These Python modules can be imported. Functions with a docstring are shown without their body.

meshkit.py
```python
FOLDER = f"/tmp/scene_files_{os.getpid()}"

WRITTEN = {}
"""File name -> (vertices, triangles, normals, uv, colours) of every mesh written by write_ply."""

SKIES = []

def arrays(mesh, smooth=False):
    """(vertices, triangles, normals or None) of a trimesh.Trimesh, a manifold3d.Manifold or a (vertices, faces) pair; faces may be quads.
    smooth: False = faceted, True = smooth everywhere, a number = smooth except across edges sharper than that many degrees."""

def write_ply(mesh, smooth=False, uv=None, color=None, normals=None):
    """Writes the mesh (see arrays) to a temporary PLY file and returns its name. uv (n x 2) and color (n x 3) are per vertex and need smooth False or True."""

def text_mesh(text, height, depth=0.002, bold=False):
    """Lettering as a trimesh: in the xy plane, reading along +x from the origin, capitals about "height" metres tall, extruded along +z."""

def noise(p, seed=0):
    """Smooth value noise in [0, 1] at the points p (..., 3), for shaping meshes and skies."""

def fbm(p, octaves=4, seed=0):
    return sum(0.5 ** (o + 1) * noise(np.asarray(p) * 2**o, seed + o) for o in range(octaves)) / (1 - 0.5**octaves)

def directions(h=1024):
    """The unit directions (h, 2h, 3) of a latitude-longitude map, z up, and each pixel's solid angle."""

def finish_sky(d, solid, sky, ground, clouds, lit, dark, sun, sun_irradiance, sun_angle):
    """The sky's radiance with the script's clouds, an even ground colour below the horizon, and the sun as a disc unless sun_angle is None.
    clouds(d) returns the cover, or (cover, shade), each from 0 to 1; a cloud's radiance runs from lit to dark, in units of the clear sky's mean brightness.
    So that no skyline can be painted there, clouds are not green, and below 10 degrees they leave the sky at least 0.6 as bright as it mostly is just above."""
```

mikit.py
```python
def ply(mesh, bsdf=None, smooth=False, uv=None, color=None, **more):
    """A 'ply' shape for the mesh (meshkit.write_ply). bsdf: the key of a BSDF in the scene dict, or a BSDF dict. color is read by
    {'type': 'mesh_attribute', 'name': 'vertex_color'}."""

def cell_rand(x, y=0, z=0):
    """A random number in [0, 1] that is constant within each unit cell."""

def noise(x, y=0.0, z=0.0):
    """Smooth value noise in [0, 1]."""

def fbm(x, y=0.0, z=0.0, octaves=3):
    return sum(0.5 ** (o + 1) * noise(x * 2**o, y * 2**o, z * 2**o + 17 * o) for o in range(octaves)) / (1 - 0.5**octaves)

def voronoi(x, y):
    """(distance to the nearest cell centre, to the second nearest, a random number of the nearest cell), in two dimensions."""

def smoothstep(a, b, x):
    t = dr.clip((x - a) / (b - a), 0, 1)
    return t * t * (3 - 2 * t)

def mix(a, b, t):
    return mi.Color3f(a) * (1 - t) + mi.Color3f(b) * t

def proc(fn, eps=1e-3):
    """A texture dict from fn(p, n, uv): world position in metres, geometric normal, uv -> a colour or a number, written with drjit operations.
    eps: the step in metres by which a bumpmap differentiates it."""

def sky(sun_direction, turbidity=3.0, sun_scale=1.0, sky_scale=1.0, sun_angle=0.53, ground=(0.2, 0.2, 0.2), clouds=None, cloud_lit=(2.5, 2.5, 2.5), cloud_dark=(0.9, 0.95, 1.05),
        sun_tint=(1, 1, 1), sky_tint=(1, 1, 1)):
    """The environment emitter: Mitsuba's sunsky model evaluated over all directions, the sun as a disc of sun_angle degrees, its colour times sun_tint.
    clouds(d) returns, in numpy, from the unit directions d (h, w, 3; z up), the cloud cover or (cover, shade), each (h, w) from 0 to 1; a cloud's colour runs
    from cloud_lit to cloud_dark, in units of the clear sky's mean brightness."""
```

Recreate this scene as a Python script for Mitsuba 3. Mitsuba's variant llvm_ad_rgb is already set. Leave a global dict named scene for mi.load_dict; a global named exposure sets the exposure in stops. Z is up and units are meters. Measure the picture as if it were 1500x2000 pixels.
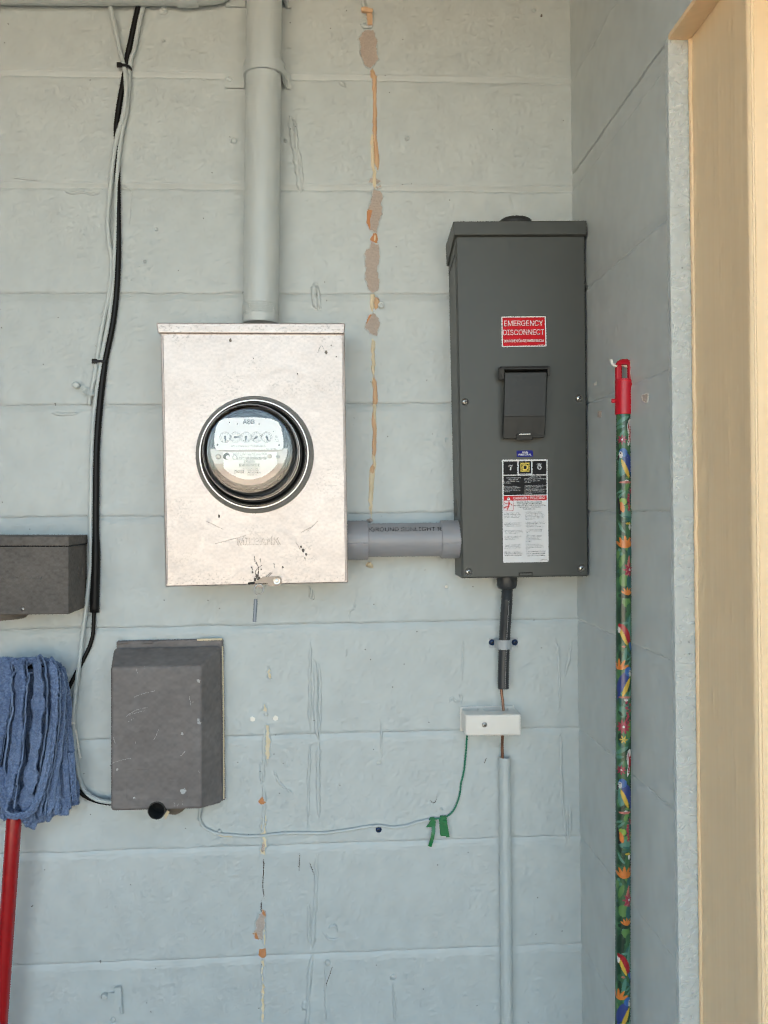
import math, random
import numpy as np, trimesh, mitsuba as mi, drjit as dr
import manifold3d as m3
from shapely.geometry import Polygon, Point, LineString, box as sbox
from shapely import affinity
from scipy.interpolate import PchipInterpolator
import mikit, meshkit

T = mi.ScalarTransform4f
scene, labels = {}, {}
rng = random.Random(7)

# ------------------------------------------------------------------ camera, sky, exposure
# x to the right along the block wall (corner at 0), y into the wall (its face at 0), z up from the ground
ZTOP = 2.54                                  # height of the bed joint just above the picture
CAM = np.array([-0.4523, -1.6499, ZTOP - 1.0045])
YAW, PITCH, ROLL, FPX = 0.0556, -0.00203, -0.0124, 1742.0
_f = np.array([math.sin(YAW) * math.cos(PITCH), math.cos(YAW) * math.cos(PITCH), math.sin(PITCH)])
_r0 = np.array([math.cos(YAW), -math.sin(YAW), 0.0]); _u0 = np.cross(_r0, _f)
_r = _r0 * math.cos(ROLL) + _u0 * math.sin(ROLL); _u = -_r0 * math.sin(ROLL) + _u0 * math.cos(ROLL)
scene['camera'] = {'type': 'perspective', 'fov_axis': 'y', 'fov': 2 * math.degrees(math.atan(1000 / FPX)),
                   'near_clip': 0.02, 'far_clip': 400.0,
                   'to_world': T().look_at(origin=CAM.tolist(), target=(CAM + _f).tolist(), up=_u.tolist())}
scene['sky'] = mikit.sky((0.50, 0.55, 0.90), turbidity=3.0, ground=(0.34, 0.31, 0.27), sky_tint=(1.15, 1.0, 0.78))
exposure = 4.43

# ------------------------------------------------------------------ survey helpers: a measured mark -> a point of the place
def _ray(px, py): return _f * FPX + _r * (px - 750) - _u * (py - 1000)
def at(px, py, d=0.0):
    """point seen at a mark of the survey photo, d metres in front of the block wall"""
    v = _ray(px, py); return CAM + v * ((-d - CAM[1]) / v[1])
def atx(px, py, x=0.0):
    v = _ray(px, py); return CAM + v * ((x - CAM[0]) / v[0])
def pxm(d=0.0): return (1.65 - d) / FPX     # metres per survey mark at distance d from the wall

# ------------------------------------------------------------------ entry helpers
def numbered(k):
    if k not in scene and k not in labels and not any(s.startswith(k + '__') for s in scene): return k
    i = 1
    while True:
        q = f'{k}_{i:03d}'
        if q not in scene and q not in labels and not any(s.startswith(q + '__') for s in scene): return q
        i += 1
def thing(name, label, cat, group=None):
    k = numbered(name); labels[k] = {'label': label, 'category': cat}
    if group: labels[k]['group'] = group
    return k
def cat(ms):
    ms = [tm(m) for m in ms]; return trimesh.util.concatenate(ms) if len(ms) > 1 else ms[0]
def tm(m):
    if isinstance(m, m3.Manifold):
        q = m.to_mesh(); return trimesh.Trimesh(np.array(q.vert_properties[:, :3]), np.array(q.tri_verts), process=False)
    return m
def part(parent, name, mesh, bsdf, smooth=35, label=None, kind=None, uv=None):
    k = numbered(parent + '__' + name)
    if isinstance(mesh, (list, tuple)): mesh = cat(mesh)
    scene[k] = mikit.ply(tm(mesh), bsdf, smooth=smooth, uv=uv)
    if label or kind:
        labels[k] = {}
        if label: labels[k]['label'] = label
        if kind: labels[k]['kind'] = kind
    return k
def solo(name, mesh, bsdf, label, category, smooth=35, group=None, kind=None):
    k = numbered(name)
    if isinstance(mesh, (list, tuple)): mesh = cat(mesh)
    scene[k] = mikit.ply(tm(mesh), bsdf, smooth=smooth)
    labels[k] = {'label': label, 'category': category}
    if group: labels[k]['group'] = group
    if kind: labels[k] = {'kind': kind, 'label': label}
    return k

# ------------------------------------------------------------------ mesh helpers
def manif(mesh): return m3.Manifold(m3.Mesh(np.asarray(mesh.vertices, np.float32), np.asarray(mesh.faces, np.uint32)))
_S = trimesh.creation.icosphere(subdivisions=2).vertices
def hull(pts): return tm(m3.Manifold.hull_points(np.asarray(pts, float)))
def rbox(corners, r):
    """hull of small balls: a block with rounded edges through the given 8 corners"""
    c = np.asarray(corners, float); m = c.mean(0)
    if r <= 0: return hull(c)
    return hull(np.concatenate([p + r * np.sign(m - p) + r * _S for p in c]))
def aabox(lo, hi, r=0.0):
    lo, hi = np.asarray(lo, float), np.asarray(hi, float)
    return rbox([[(lo, hi)[i][0], (lo, hi)[j][1], (lo, hi)[k][2]] for i in (0, 1) for j in (0, 1) for k in (0, 1)], r)
def facebox(quad, d0, d1, r=0.0, taper=0.0):
    """quad of survey marks measured on a front face d1 from the wall -> block going straight back to d0"""
    f = np.array([at(x, y, d1) for x, y in quad]); b = f.copy(); b[:, 1] = -d0
    if taper:
        c = b.mean(0); b = c + (b - c) * np.array([1 + taper, 1, 1 + taper])
    return rbox(np.concatenate([f, b]), r)
def put(mesh, o, r=(1, 0, 0), u=(0, 0, 1)):
    """a mesh drawn in xy with height along z, moved so that x runs along r and y along u"""
    r, u = np.asarray(r, float), np.asarray(u, float); n = np.cross(r, u)
    mesh = tm(mesh).copy(); mesh.vertices = np.asarray(mesh.vertices) @ np.array([r, u, n]) + np.asarray(o); return mesh
def extrude(poly, h):
    gs = [g for g in getattr(poly, 'geoms', [poly]) if g.area > 1e-12]
    return trimesh.util.concatenate([trimesh.creation.extrude_polygon(g, h, engine='earcut') for g in gs])
def plate(poly, d0, d1):
    """a polygon in (x, z) of the wall, from d0 to d1 in front of it"""
    return put(extrude(poly, d1 - d0), (0, -d0, 0))
def wpoly(pts, d=0.0, wob=0.0, n=1):
    q = [at(x, y, d) for x, y in pts]; P = Polygon([(p[0], p[2]) for p in q])
    if wob:
        P = P.segmentize(0.002) if hasattr(P, 'segmentize') else P
        xy = np.array(P.exterior.coords)[:-1]
        nn = meshkit.fbm(np.c_[xy * 230, np.full(len(xy), 3.0)], 2) - 0.5
        mm = meshkit.fbm(np.c_[xy * 230, np.full(len(xy), 9.0)], 2) - 0.5
        P = Polygon(xy + wob * np.c_[nn, mm]).buffer(0)
    return P
def circ(x, z, r, n=32): return Point(x, z).buffer(r, quad_segs=max(2, n // 4))
def curve(pts, n=8):
    p = np.asarray(pts, float)
    if len(p) == 2: n = 1
    s = np.r_[0, np.cumsum(np.linalg.norm(np.diff(p, axis=0), axis=1))]
    if n <= 1: return p
    t = np.concatenate([np.linspace(s[i], s[i + 1], n, endpoint=False) for i in range(len(p) - 1)] + [[s[-1]]])
    return PchipInterpolator(s, p, axis=0)(t)
def sweep(path, section, ref=(0, -1, 0), scale=None, twist=None, caps=True, closed=False):
    """section (k, 2): first axis across, second along the reference normal"""
    p = np.asarray(path, float); k = len(section); n = len(p)
    tng = np.gradient(p, axis=0) if not closed else np.roll(p, -1, 0) - np.roll(p, 1, 0)
    tng /= np.linalg.norm(tng, axis=1, keepdims=True) + 1e-12
    nn = np.zeros_like(p); v = np.asarray(ref, float)
    for i in range(n):
        v = v - tng[i] * (v @ tng[i]); v /= np.linalg.norm(v) + 1e-12; nn[i] = v
    bb = np.cross(tng, nn)
    if twist is not None:
        c, s = np.cos(twist)[:, None], np.sin(twist)[:, None]; nn, bb = nn * c + bb * s, bb * c - nn * s
    sc = np.ones((n, 2)) if scale is None else np.broadcast_to(np.asarray(scale, float).reshape(n, -1), (n, 2))
    V = p[:, None] + bb[:, None] * (section[None, :, :1] * sc[:, None, :1]) + nn[:, None] * (section[None, :, 1:] * sc[:, None, 1:])
    V = V.reshape(-1, 3); F = []
    a, j = np.arange(k), (np.arange(k) + 1) % k
    for i in range(n if closed else n - 1):
        o, q = i * k, ((i + 1) % n) * k
        F += [np.c_[o + a, q + a, q + j], np.c_[o + a, q + j, o + j]]
    F = np.concatenate(F)
    if caps and not closed:
        V = np.vstack([V, p[:1], p[-1:]]); e = n * k
        F = np.vstack([F, np.c_[np.full(k, e), a, j], np.c_[np.full(k, e + 1), (n - 1) * k + j, (n - 1) * k + a]])
    m = trimesh.Trimesh(V, F, process=False)
    if m.volume < 0: m.invert()
    return m
def ring(n, a=1.0, b=None):
    t = np.arange(n) / n * 2 * np.pi; return np.c_[np.cos(t) * a, np.sin(t) * (b or a)]
def tube(pts, r, n=12, k=8, **kw):
    p = curve(pts, k); rr = None
    if np.ndim(r):
        s = np.linspace(0, 1, len(p)); r_ = np.interp(s, np.linspace(0, 1, len(r)), r); rr = np.c_[r_, r_]; r = 1.0
    return sweep(p, ring(n, r), scale=rr, **kw)
def ptube(pts, r, d, n=12, k=8, **kw):
    """tube through survey marks; d one distance from the wall or one per mark"""
    dd = d if np.ndim(d) else [d] * len(pts)
    return tube([at(x, y, e) for (x, y), e in zip(pts, dd)], r, n, k, **kw)
def lathe(profile, o, axis=(0, -1, 0), n=48, ref=(1, 0, 0), closed=True):
    """profile (radius, height along axis); turned round the axis through o"""
    a = np.asarray(axis, float); a /= np.linalg.norm(a); x = np.asarray(ref, float); x = x - a * (a @ x); x /= np.linalg.norm(x); y = np.cross(a, x)
    pr = np.asarray(profile, float); k = len(pr); t = np.arange(n) / n * 2 * np.pi
    d = np.cos(t)[:, None] * x + np.sin(t)[:, None] * y
    V = (np.asarray(o) + d[:, None] * pr[None, :, :1] + a * pr[None, :, 1:]).reshape(-1, 3); F = []
    for i in range(n):
        b, c = i * k, ((i + 1) % n) * k; s = np.arange(k - 1)
        F += [np.c_[b + s, c + s, c + s + 1], np.c_[b + s, c + s + 1, b + s + 1]]
    m = trimesh.Trimesh(V, np.concatenate(F), process=False); m.merge_vertices(); m.update_faces(m.nondegenerate_faces())
    return m
def textm(t, h, depth=0.0004, bold=False, width=None):
    m = meshkit.text_mesh(t, h, depth, bold)
    if width:
        b = m.bounds; m.vertices = (np.asarray(m.vertices) - [b[0][0], 0, 0]) * [width / (b[1][0] - b[0][0]), 1, 1]
    return m
class Sheet:
    """a flat print or face given by three measured corners; places things by fractions of its width and height"""
    def __init__(s, TL, TR, BL):
        s.o = TL; w, h = TR - TL, BL - TL; s.W, s.H = np.linalg.norm(w), np.linalg.norm(h)
        s.r = w / s.W; u = -h / s.H; s.u = u - s.r * (u @ s.r); s.u /= np.linalg.norm(s.u); s.n = np.cross(s.r, s.u)
    def pt(s, u, v, h=0.0): return s.o + s.r * u * s.W - s.u * v * s.H + s.n * h
    def rect(s, u0, v0, u1, v1, h0, h1, rad=0.0):
        P = sbox(u0 * s.W, -v1 * s.H, u1 * s.W, -v0 * s.H)
        if rad: P = P.buffer(-rad).buffer(rad, quad_segs=4)
        return put(extrude(P, h1 - h0), s.o + s.n * h0, s.r, s.u)
    def poly(s, pts, h0, h1):
        return put(extrude(Polygon([(a * s.W, -b * s.H) for a, b in pts]).buffer(0), h1 - h0), s.o + s.n * h0, s.r, s.u)
    def shape(s, P, h0, h1): return put(extrude(P, h1 - h0), s.o + s.n * h0, s.r, s.u)
    def text(s, t, u0, u1, v1, cap, h0, h1, bold=False):
        return put(textm(t, cap * s.H, h1 - h0, bold, (u1 - u0) * s.W), s.pt(u0, v1, h0), s.r, s.u)
def psheet(TL, TR, BL, d): return Sheet(at(*TL, d), at(*TR, d), at(*BL, d))

# ------------------------------------------------------------------ materials
def rgb(*c): return {'type': 'rgb', 'value': list(c)}
def prin(key, col, rough=0.5, **kw):
    b = {'type': 'principled', 'base_color': rgb(*col) if isinstance(col, tuple) else mikit.proc(col), 'roughness': rough if not callable(rough) else mikit.proc(rough)}
    b.update(kw); bump = b.pop('bump', None)
    if bump:
        fn, sc, eps = bump
        b = {'type': 'bumpmap', 'arbitrary': mikit.proc(fn, eps), 'scale': sc, 'bsdf': b}
    scene[key] = {'type': 'twosided', 'bsdf': b} if b['type'] != 'bumpmap' else {'type': 'twosided', 'bsdf': b}
    return key
N, FB, SS, MIX = mikit.noise, mikit.fbm, mikit.smoothstep, mikit.mix

def peel_h(p, n, uv): return FB(p.x * 420, p.y * 420, p.z * 420, 2)
def wall_c(p, n, uv):
    a = FB(p.x * 3.1, p.y * 3.1, p.z * 3.1, 3); b = FB(p.x * 40, p.y * 40, p.z * 24, 2)
    c = MIX([0.435, 0.468, 0.458], [0.49, 0.517, 0.503], a) * (0.95 + 0.1 * b)
    _, _, w = mikit.voronoi(p.x * 60, p.z * 60 + p.y * 47)
    d1, _, _ = mikit.voronoi(p.x * 60, p.z * 60 + p.y * 47)
    spk = SS(0.978, 0.984, w) * (1 - SS(0.03, 0.10, d1))
    return MIX(c, [0.10, 0.095, 0.085], 0.75 * spk)
prin('wall_paint', wall_c, 0.42, specular=0.45, bump=(peel_h, 0.0004, 5e-4))
def brush_h(p, n, uv): return N(p.x * 700 + p.y * 700, 2.0, p.z * 12)
def tan_c(p, n, uv): return MIX([0.74, 0.54, 0.325], [0.765, 0.565, 0.345], FB(p.x * 300 + p.y * 300, 1.0, p.z * 6, 2))
prin('tan_paint', tan_c, 0.4, specular=0.45, bump=(brush_h, 0.0006, 8e-4))
def pp_c(p, n, uv): return MIX([0.43, 0.465, 0.455], [0.50, 0.53, 0.515], FB(p.x * 45, p.y * 45, p.z * 12, 3))
def pp_h(p, n, uv): return N(p.x * 220, p.y * 220, p.z * 40)
prin('pipe_paint', pp_c, 0.38, specular=0.5, bump=(pp_h, 0.0005, 8e-4))
MBZ0, MBZ1 = float(at(500, 1142, 0.115)[2]), float(at(500, 641, 0.115)[2])
def galv_c(p, n, uv):
    a = FB(p.x * 11, 2.0, p.z * 11, 4); b = FB(p.x * 260, p.y * 260, p.z * 260, 2); g = N(p.x * 700, p.y * 700, p.z * 700)
    c = MIX([0.545, 0.475, 0.435], [0.64, 0.565, 0.525], a)
    c = c * (0.88 + 0.2 * b)
    ed = 1 - SS(0.0, 0.03, dr.minimum(dr.abs(p.z - MBZ0), dr.abs(p.z - MBZ1)))
    e = SS(0.60, 0.72, FB(p.x * 330, 5.0, p.z * 330, 2)) * dr.minimum(1.0, SS(0.5, 0.8, N(p.x * 24, 1.0, p.z * 24)) * 0.6 + 0.9 * ed)
    return MIX(c, [0.17, 0.15, 0.13], 0.36 * e + 0.10 * SS(0.7, 0.9, g))
def galv_r(p, n, uv): return 0.44 + 0.10 * FB(p.x * 90, p.y * 90, p.z * 90, 2)
def galv_h(p, n, uv): return N(p.x * 500, p.y * 500, p.z * 500)
prin('galvanised', galv_c, galv_r, metallic=0.85, specular=0.5)
prin('collar_gray', (0.27, 0.26, 0.245), 0.7, metallic=0.0, specular=0.2)
prin('bright_steel', (0.50, 0.48, 0.45), 0.34, metallic=1.0)
prin('rust_steel', (0.33, 0.27, 0.225), 0.5, metallic=0.6)
def enam_h(p, n, uv): return N(p.x * 90, p.y * 90, p.z * 90)
prin('gray_enamel', lambda p, n, uv: MIX([0.060, 0.063, 0.057], [0.071, 0.074, 0.067], FB(p.x * 9, p.y * 9, p.z * 5, 4)), 0.4, specular=0.35, bump=(enam_h, 0.00012, 1e-3))
prin('dark_plastic', (0.033, 0.034, 0.033), 0.45, specular=0.35)
prin('black', (0.005, 0.005, 0.005), 0.45, specular=0.25)
prin('black_matte', (0.006, 0.006, 0.006), 0.9)
def nid_c(p, n, uv):
    a = FB(p.x * 14, p.y * 14, p.z * 14, 4); b = FB(p.x * 120, p.y * 120, p.z * 120, 2)
    s = SS(0.60, 0.72, FB(p.x * 30 + 4, p.y * 30, p.z * 55, 3))
    return MIX(MIX([0.135, 0.118, 0.112], [0.20, 0.18, 0.172], a) * (0.8 + 0.4 * b), [0.26, 0.24, 0.23], 0.18 * s)
prin('weathered_gray', nid_c, 0.62, specular=0.35, bump=(pp_h, 0.0003, 8e-4))
def box_c(p, n, uv):
    a = FB(p.x * 16, p.y * 16, p.z * 16, 4); b = FB(p.x * 200, p.y * 200, p.z * 200, 2)
    return MIX([0.082, 0.072, 0.064], [0.15, 0.132, 0.118], a) * (0.7 + 0.6 * b)
prin('weathered_brown', box_c, 0.7, specular=0.3, bump=(galv_h, 0.0002, 5e-4))
prin('rusty', lambda p, n, uv: MIX([0.10, 0.075, 0.055], [0.22, 0.19, 0.16], FB(p.x * 90, p.y * 90, p.z * 90, 3)), 0.8)
prin('pvc_gray', lambda p, n, uv: MIX([0.235, 0.23, 0.24], [0.29, 0.285, 0.295], FB(p.x * 12, p.y * 60, p.z * 60, 3)), 0.4, specular=0.5)
prin('strap_gray', (0.36, 0.38, 0.39), 0.45)
prin('ink', (0.012, 0.012, 0.014), 0.6)
prin('flex_black', (0.030, 0.033, 0.036), 0.42, specular=0.5)
prin('copper', lambda p, n, uv: MIX([0.20, 0.10, 0.06], [0.42, 0.22, 0.14], FB(p.x * 150, p.y * 150, p.z * 50, 2)), 0.42, metallic=0.75)
prin('white_plastic', (0.70, 0.665, 0.605), 0.38, specular=0.5)
prin('hook_white', (0.78, 0.74, 0.66), 0.35)
prin('blue_screw', (0.01, 0.03, 0.085), 0.4, metallic=0.3)
prin('green_plastic', (0.006, 0.15, 0.045), 0.4)
prin('green_wire', (0.012, 0.16, 0.085), 0.35)
prin('red_plastic', (0.50, 0.006, 0.018), 0.36, specular=0.5)
prin('red_handle', (0.33, 0.006, 0.008), 0.3, specular=0.6)
prin('label_white', (0.66, 0.65, 0.65), 0.45, specular=0.3)
prin('label_red', (0.50, 0.004, 0.010), 0.45, specular=0.2)
prin('label_black', (0.006, 0.006, 0.007), 0.5, specular=0.2)
prin('label_blue', (0.006, 0.008, 0.18), 0.45, specular=0.2)
prin('label_yellow', (0.72, 0.53, 0.07), 0.45)
prin('bare_block', lambda p, n, uv: MIX([0.34, 0.27, 0.225], [0.50, 0.42, 0.36], FB(p.x * 420, p.y * 420, p.z * 420, 2)), 0.9)
prin('orange_coat', lambda p, n, uv: MIX([0.42, 0.17, 0.065], [0.55, 0.25, 0.11], FB(p.x * 90, p.y * 90, p.z * 90, 2)), 0.7)
prin('peach_coat', lambda p, n, uv: MIX([0.50, 0.30, 0.17], [0.64, 0.43, 0.26], FB(p.x * 90, p.y * 90, p.z * 40, 2)), 0.7)
prin('cream_coat', lambda p, n, uv: MIX([0.56, 0.46, 0.29], [0.74, 0.64, 0.46], FB(p.x * 160, p.y * 160, p.z * 80, 3)), 0.7)
prin('scratch_white', (0.40, 0.385, 0.375), 0.7)
prin('dirt', (0.10, 0.085, 0.075), 0.9)
prin('meter_face', (0.80, 0.77, 0.73), 0.45, specular=0.3)
prin('meter_plate', lambda p, n, uv: MIX([0.28, 0.255, 0.235], [0.42, 0.39, 0.365], FB(p.x * 60, p.y * 60, p.z * 60, 2)), 0.4, metallic=0.5)
prin('copper_ring', (0.22, 0.165, 0.14), 0.4, metallic=0.6)
prin('tag_clear', (0.20, 0.23, 0.27), 0.25, specular=0.6)
scene['meter_glass'] = {'type': 'thindielectric', 'int_ior': 1.5, 'ext_ior': 1.0}
def terry_c(p, n, uv):
    a = FB(p.x * 420, p.y * 420, p.z * 420, 2); b = N(p.x * 22, p.y * 22, p.z * 9)
    return MIX([0.035, 0.062, 0.150], [0.225, 0.295, 0.44], 0.7 * a + 0.35 * b)
def terry_h(p, n, uv): return FB(p.x * 330, p.y * 330, p.z * 330, 2)
prin('terry_blue', terry_c, 0.95, sheen=0.6, specular=0.1, bump=(terry_h, 0.0022, 6e-4))
prin('terry_edge', (0.16, 0.215, 0.33), 0.95, specular=0.1)
prin('concrete', lambda p, n, uv: MIX([0.24, 0.22, 0.185], [0.33, 0.30, 0.255], FB(p.x * 2, p.y * 2, 0.0, 4)), 0.9)
prin('asphalt', (0.07, 0.068, 0.065), 0.9)
prin('soffit_paint', (0.22, 0.17, 0.115), 0.6)
prin('roof_gray', (0.18, 0.16, 0.15), 0.9)

# ------------------------------------------------------------------ ground, roof over the wall
k = solo('ground', [aabox((-60, -90, -0.5), (60, 40, 0.0))], 'concrete', 'pale concrete ground in front of the wall', 'ground', False, kind='structure')
H = 0.2032
solo('path', aabox((-9, -4.2, 0.001), (9, 0.15, 0.006)), 'asphalt', 'dark asphalt strip along the foot of the wall', 'path', False, kind='structure')
SOFFIT = ZTOP + 0.05
DE = 1.6                                    # how far the roof reaches out over the wall
t = thing('roof_eave', 'cream boarded soffit and roof edge over the block wall', 'roof')
part(t, 'soffit', aabox((-7.0, -DE, SOFFIT), (4.2, 0.2, SOFFIT + 0.02)), 'soffit_paint', False)
part(t, 'fascia', aabox((-7.0, -DE - 0.022, SOFFIT - 0.02), (4.2, -DE - 0.002, SOFFIT + 0.17)), 'tan_paint', False)
part(t, 'roof_slab', rbox([(-7, -DE, SOFFIT + 0.022), (4.2, -DE, SOFFIT + 0.022), (-7, 6, SOFFIT + 0.022), (4.2, 6, SOFFIT + 0.022),
                           (-7, -DE, SOFFIT + 0.2), (4.2, -DE, SOFFIT + 0.2), (-7, 6, SOFFIT + 1.6), (4.2, 6, SOFFIT + 1.6)], 0), 'roof_gray', False)

# ------------------------------------------------------------------ block walls
def grid_face(us, vs, fn):
    """sheet of points fn(u, v), with its edge turned back into the wall"""
    U, V = np.meshgrid(us, vs, indexing='ij'); P = fn(U, V); a, b = len(us), len(vs)
    idx = np.arange(a * b).reshape(a, b)
    F = np.concatenate([np.stack([idx[:-1, :-1], idx[1:, :-1], idx[1:, 1:]], -1).reshape(-1, 3), np.stack([idx[:-1, :-1], idx[1:, 1:], idx[:-1, 1:]], -1).reshape(-1, 3)])
    return trimesh.Trimesh(P.reshape(-1, 3), F, process=False)
def edged(a, b, n, ins=(0.0, 0.0018, 0.004, 0.008)):
    ins = np.array(ins); return np.r_[a + ins, np.linspace(a + 0.02, b - 0.02, n), (b - ins)[::-1]]
def peel(U, V, k):
    """orange-peel relief of the thick roller paint, in metres"""
    P = np.stack([U * 190, V * 190, np.full_like(U, k)], -1)
    a = meshkit.fbm(P, 2, 3); c = meshkit.noise(np.stack([U * 21, V * 21, np.full_like(U, k + 4.0)], -1), 8)
    d = meshkit.noise(np.stack([U * 70, V * 70, np.full_like(U, k + 9.0)], -1), 5)
    return (a - 0.5) * (0.7 + 0.5 * c) * 0.0015 + (d - 0.5) * 0.0002
def block_mesh(u0, u1, v0, v1, place, seed, n=16, vert=True, back=0.03, step=None, gt=0.004, gb=0.004):
    """one painted block: u along the wall, v up; soft bed-joint edges and almost filled head joints"""
    if step:
        us = np.r_[u0, u0, np.linspace(u0, u1, max(4, int((u1 - u0) / step)))[1:-1], u1, u1]
        e = np.array([0.0, 0.0008, 0.0016, 0.0026, 0.004, 0.006])
        vs = np.r_[v0, v0 + e, np.linspace(v0 + 0.008, v1 - 0.008, max(4, int((v1 - v0) / step))), (v1 - e)[::-1], v1]
    else: us, vs = np.r_[u0, edged(u0, u1, n), u1], np.r_[v0, edged(v0, v1, 8), v1]
    def fn(U, V):
        e = np.minimum(U - u0, u1 - U); g = np.minimum(V - v0, v1 - V)
        rag = 0.6 + 0.9 * meshkit.noise(np.stack([U * 55, np.sign(V - (v0 + v1) / 2) + 2.0, np.full_like(U, seed * 0.37)], -1))
        h = -np.where(V > (v0 + v1) / 2, gt, gb) * np.exp(-(g / (0.0021 * rag)) ** 1.4) - (0.00022 * np.exp(-(e / 0.004) ** 1.3) if vert else 0)
        q = np.stack([U * 9, V * 9, np.full_like(U, 1.3)], -1)
        h = h + 0.0009 * (meshkit.fbm(q, 3) - 0.5) * np.minimum(1, g / 0.03)
        if step: h = h + peel(U, V, 1.0) * np.clip(g / 0.002, 0.3, 1)
        w = (meshkit.noise(np.stack([U * 30, V * 3, U * 0], -1)) - 0.5) * 0.0030 * np.exp(-(g / 0.012) ** 2)
        h = np.array(h); h[0], h[-1], h[:, 0], h[:, -1] = -back, -back, -back, -back
        return place(U, V + w, h)
    return grid_face(us, vs, fn)
def front(U, V, h): return np.stack([U, -h, V], -1)
def sidew(U, V, h): return np.stack([-h, U, V], -1)
def mortar_mesh(u0, u1, z, place, seed, deep=0.0016, half=0.0062, n=420, lip=0.0, up=1):
    us, vs = np.linspace(u0, u1, n), np.linspace(-half, half, 9)
    def fn(U, V):
        q = np.stack([U * 60 + seed * 5.1, V * 260, np.full_like(U, seed)], -1)
        h = -0.0004 - (deep + 0.0016) * np.clip((V * up / half + 1) / 2, 0, 1) ** 1.6 + 0.0014 * (meshkit.fbm(q, 3) - 0.5)
        if lip: h = h + lip * np.exp(-((V - 0.0035) / 0.003) ** 2) * (0.5 + meshkit.fbm(q * 0.7, 2))
        return place(U, V + z, h)
    return grid_face(us, vs, fn)
xA = at(870, 480)[0]
wall = thing('block_wall', 'pale gray green painted concrete block wall behind the meter boxes', 'wall')
jh, jv = 0.0046, 0.0
ZVIS, ZVIS2 = at(750, 2010)[2], at(750, -10)[2]
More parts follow.
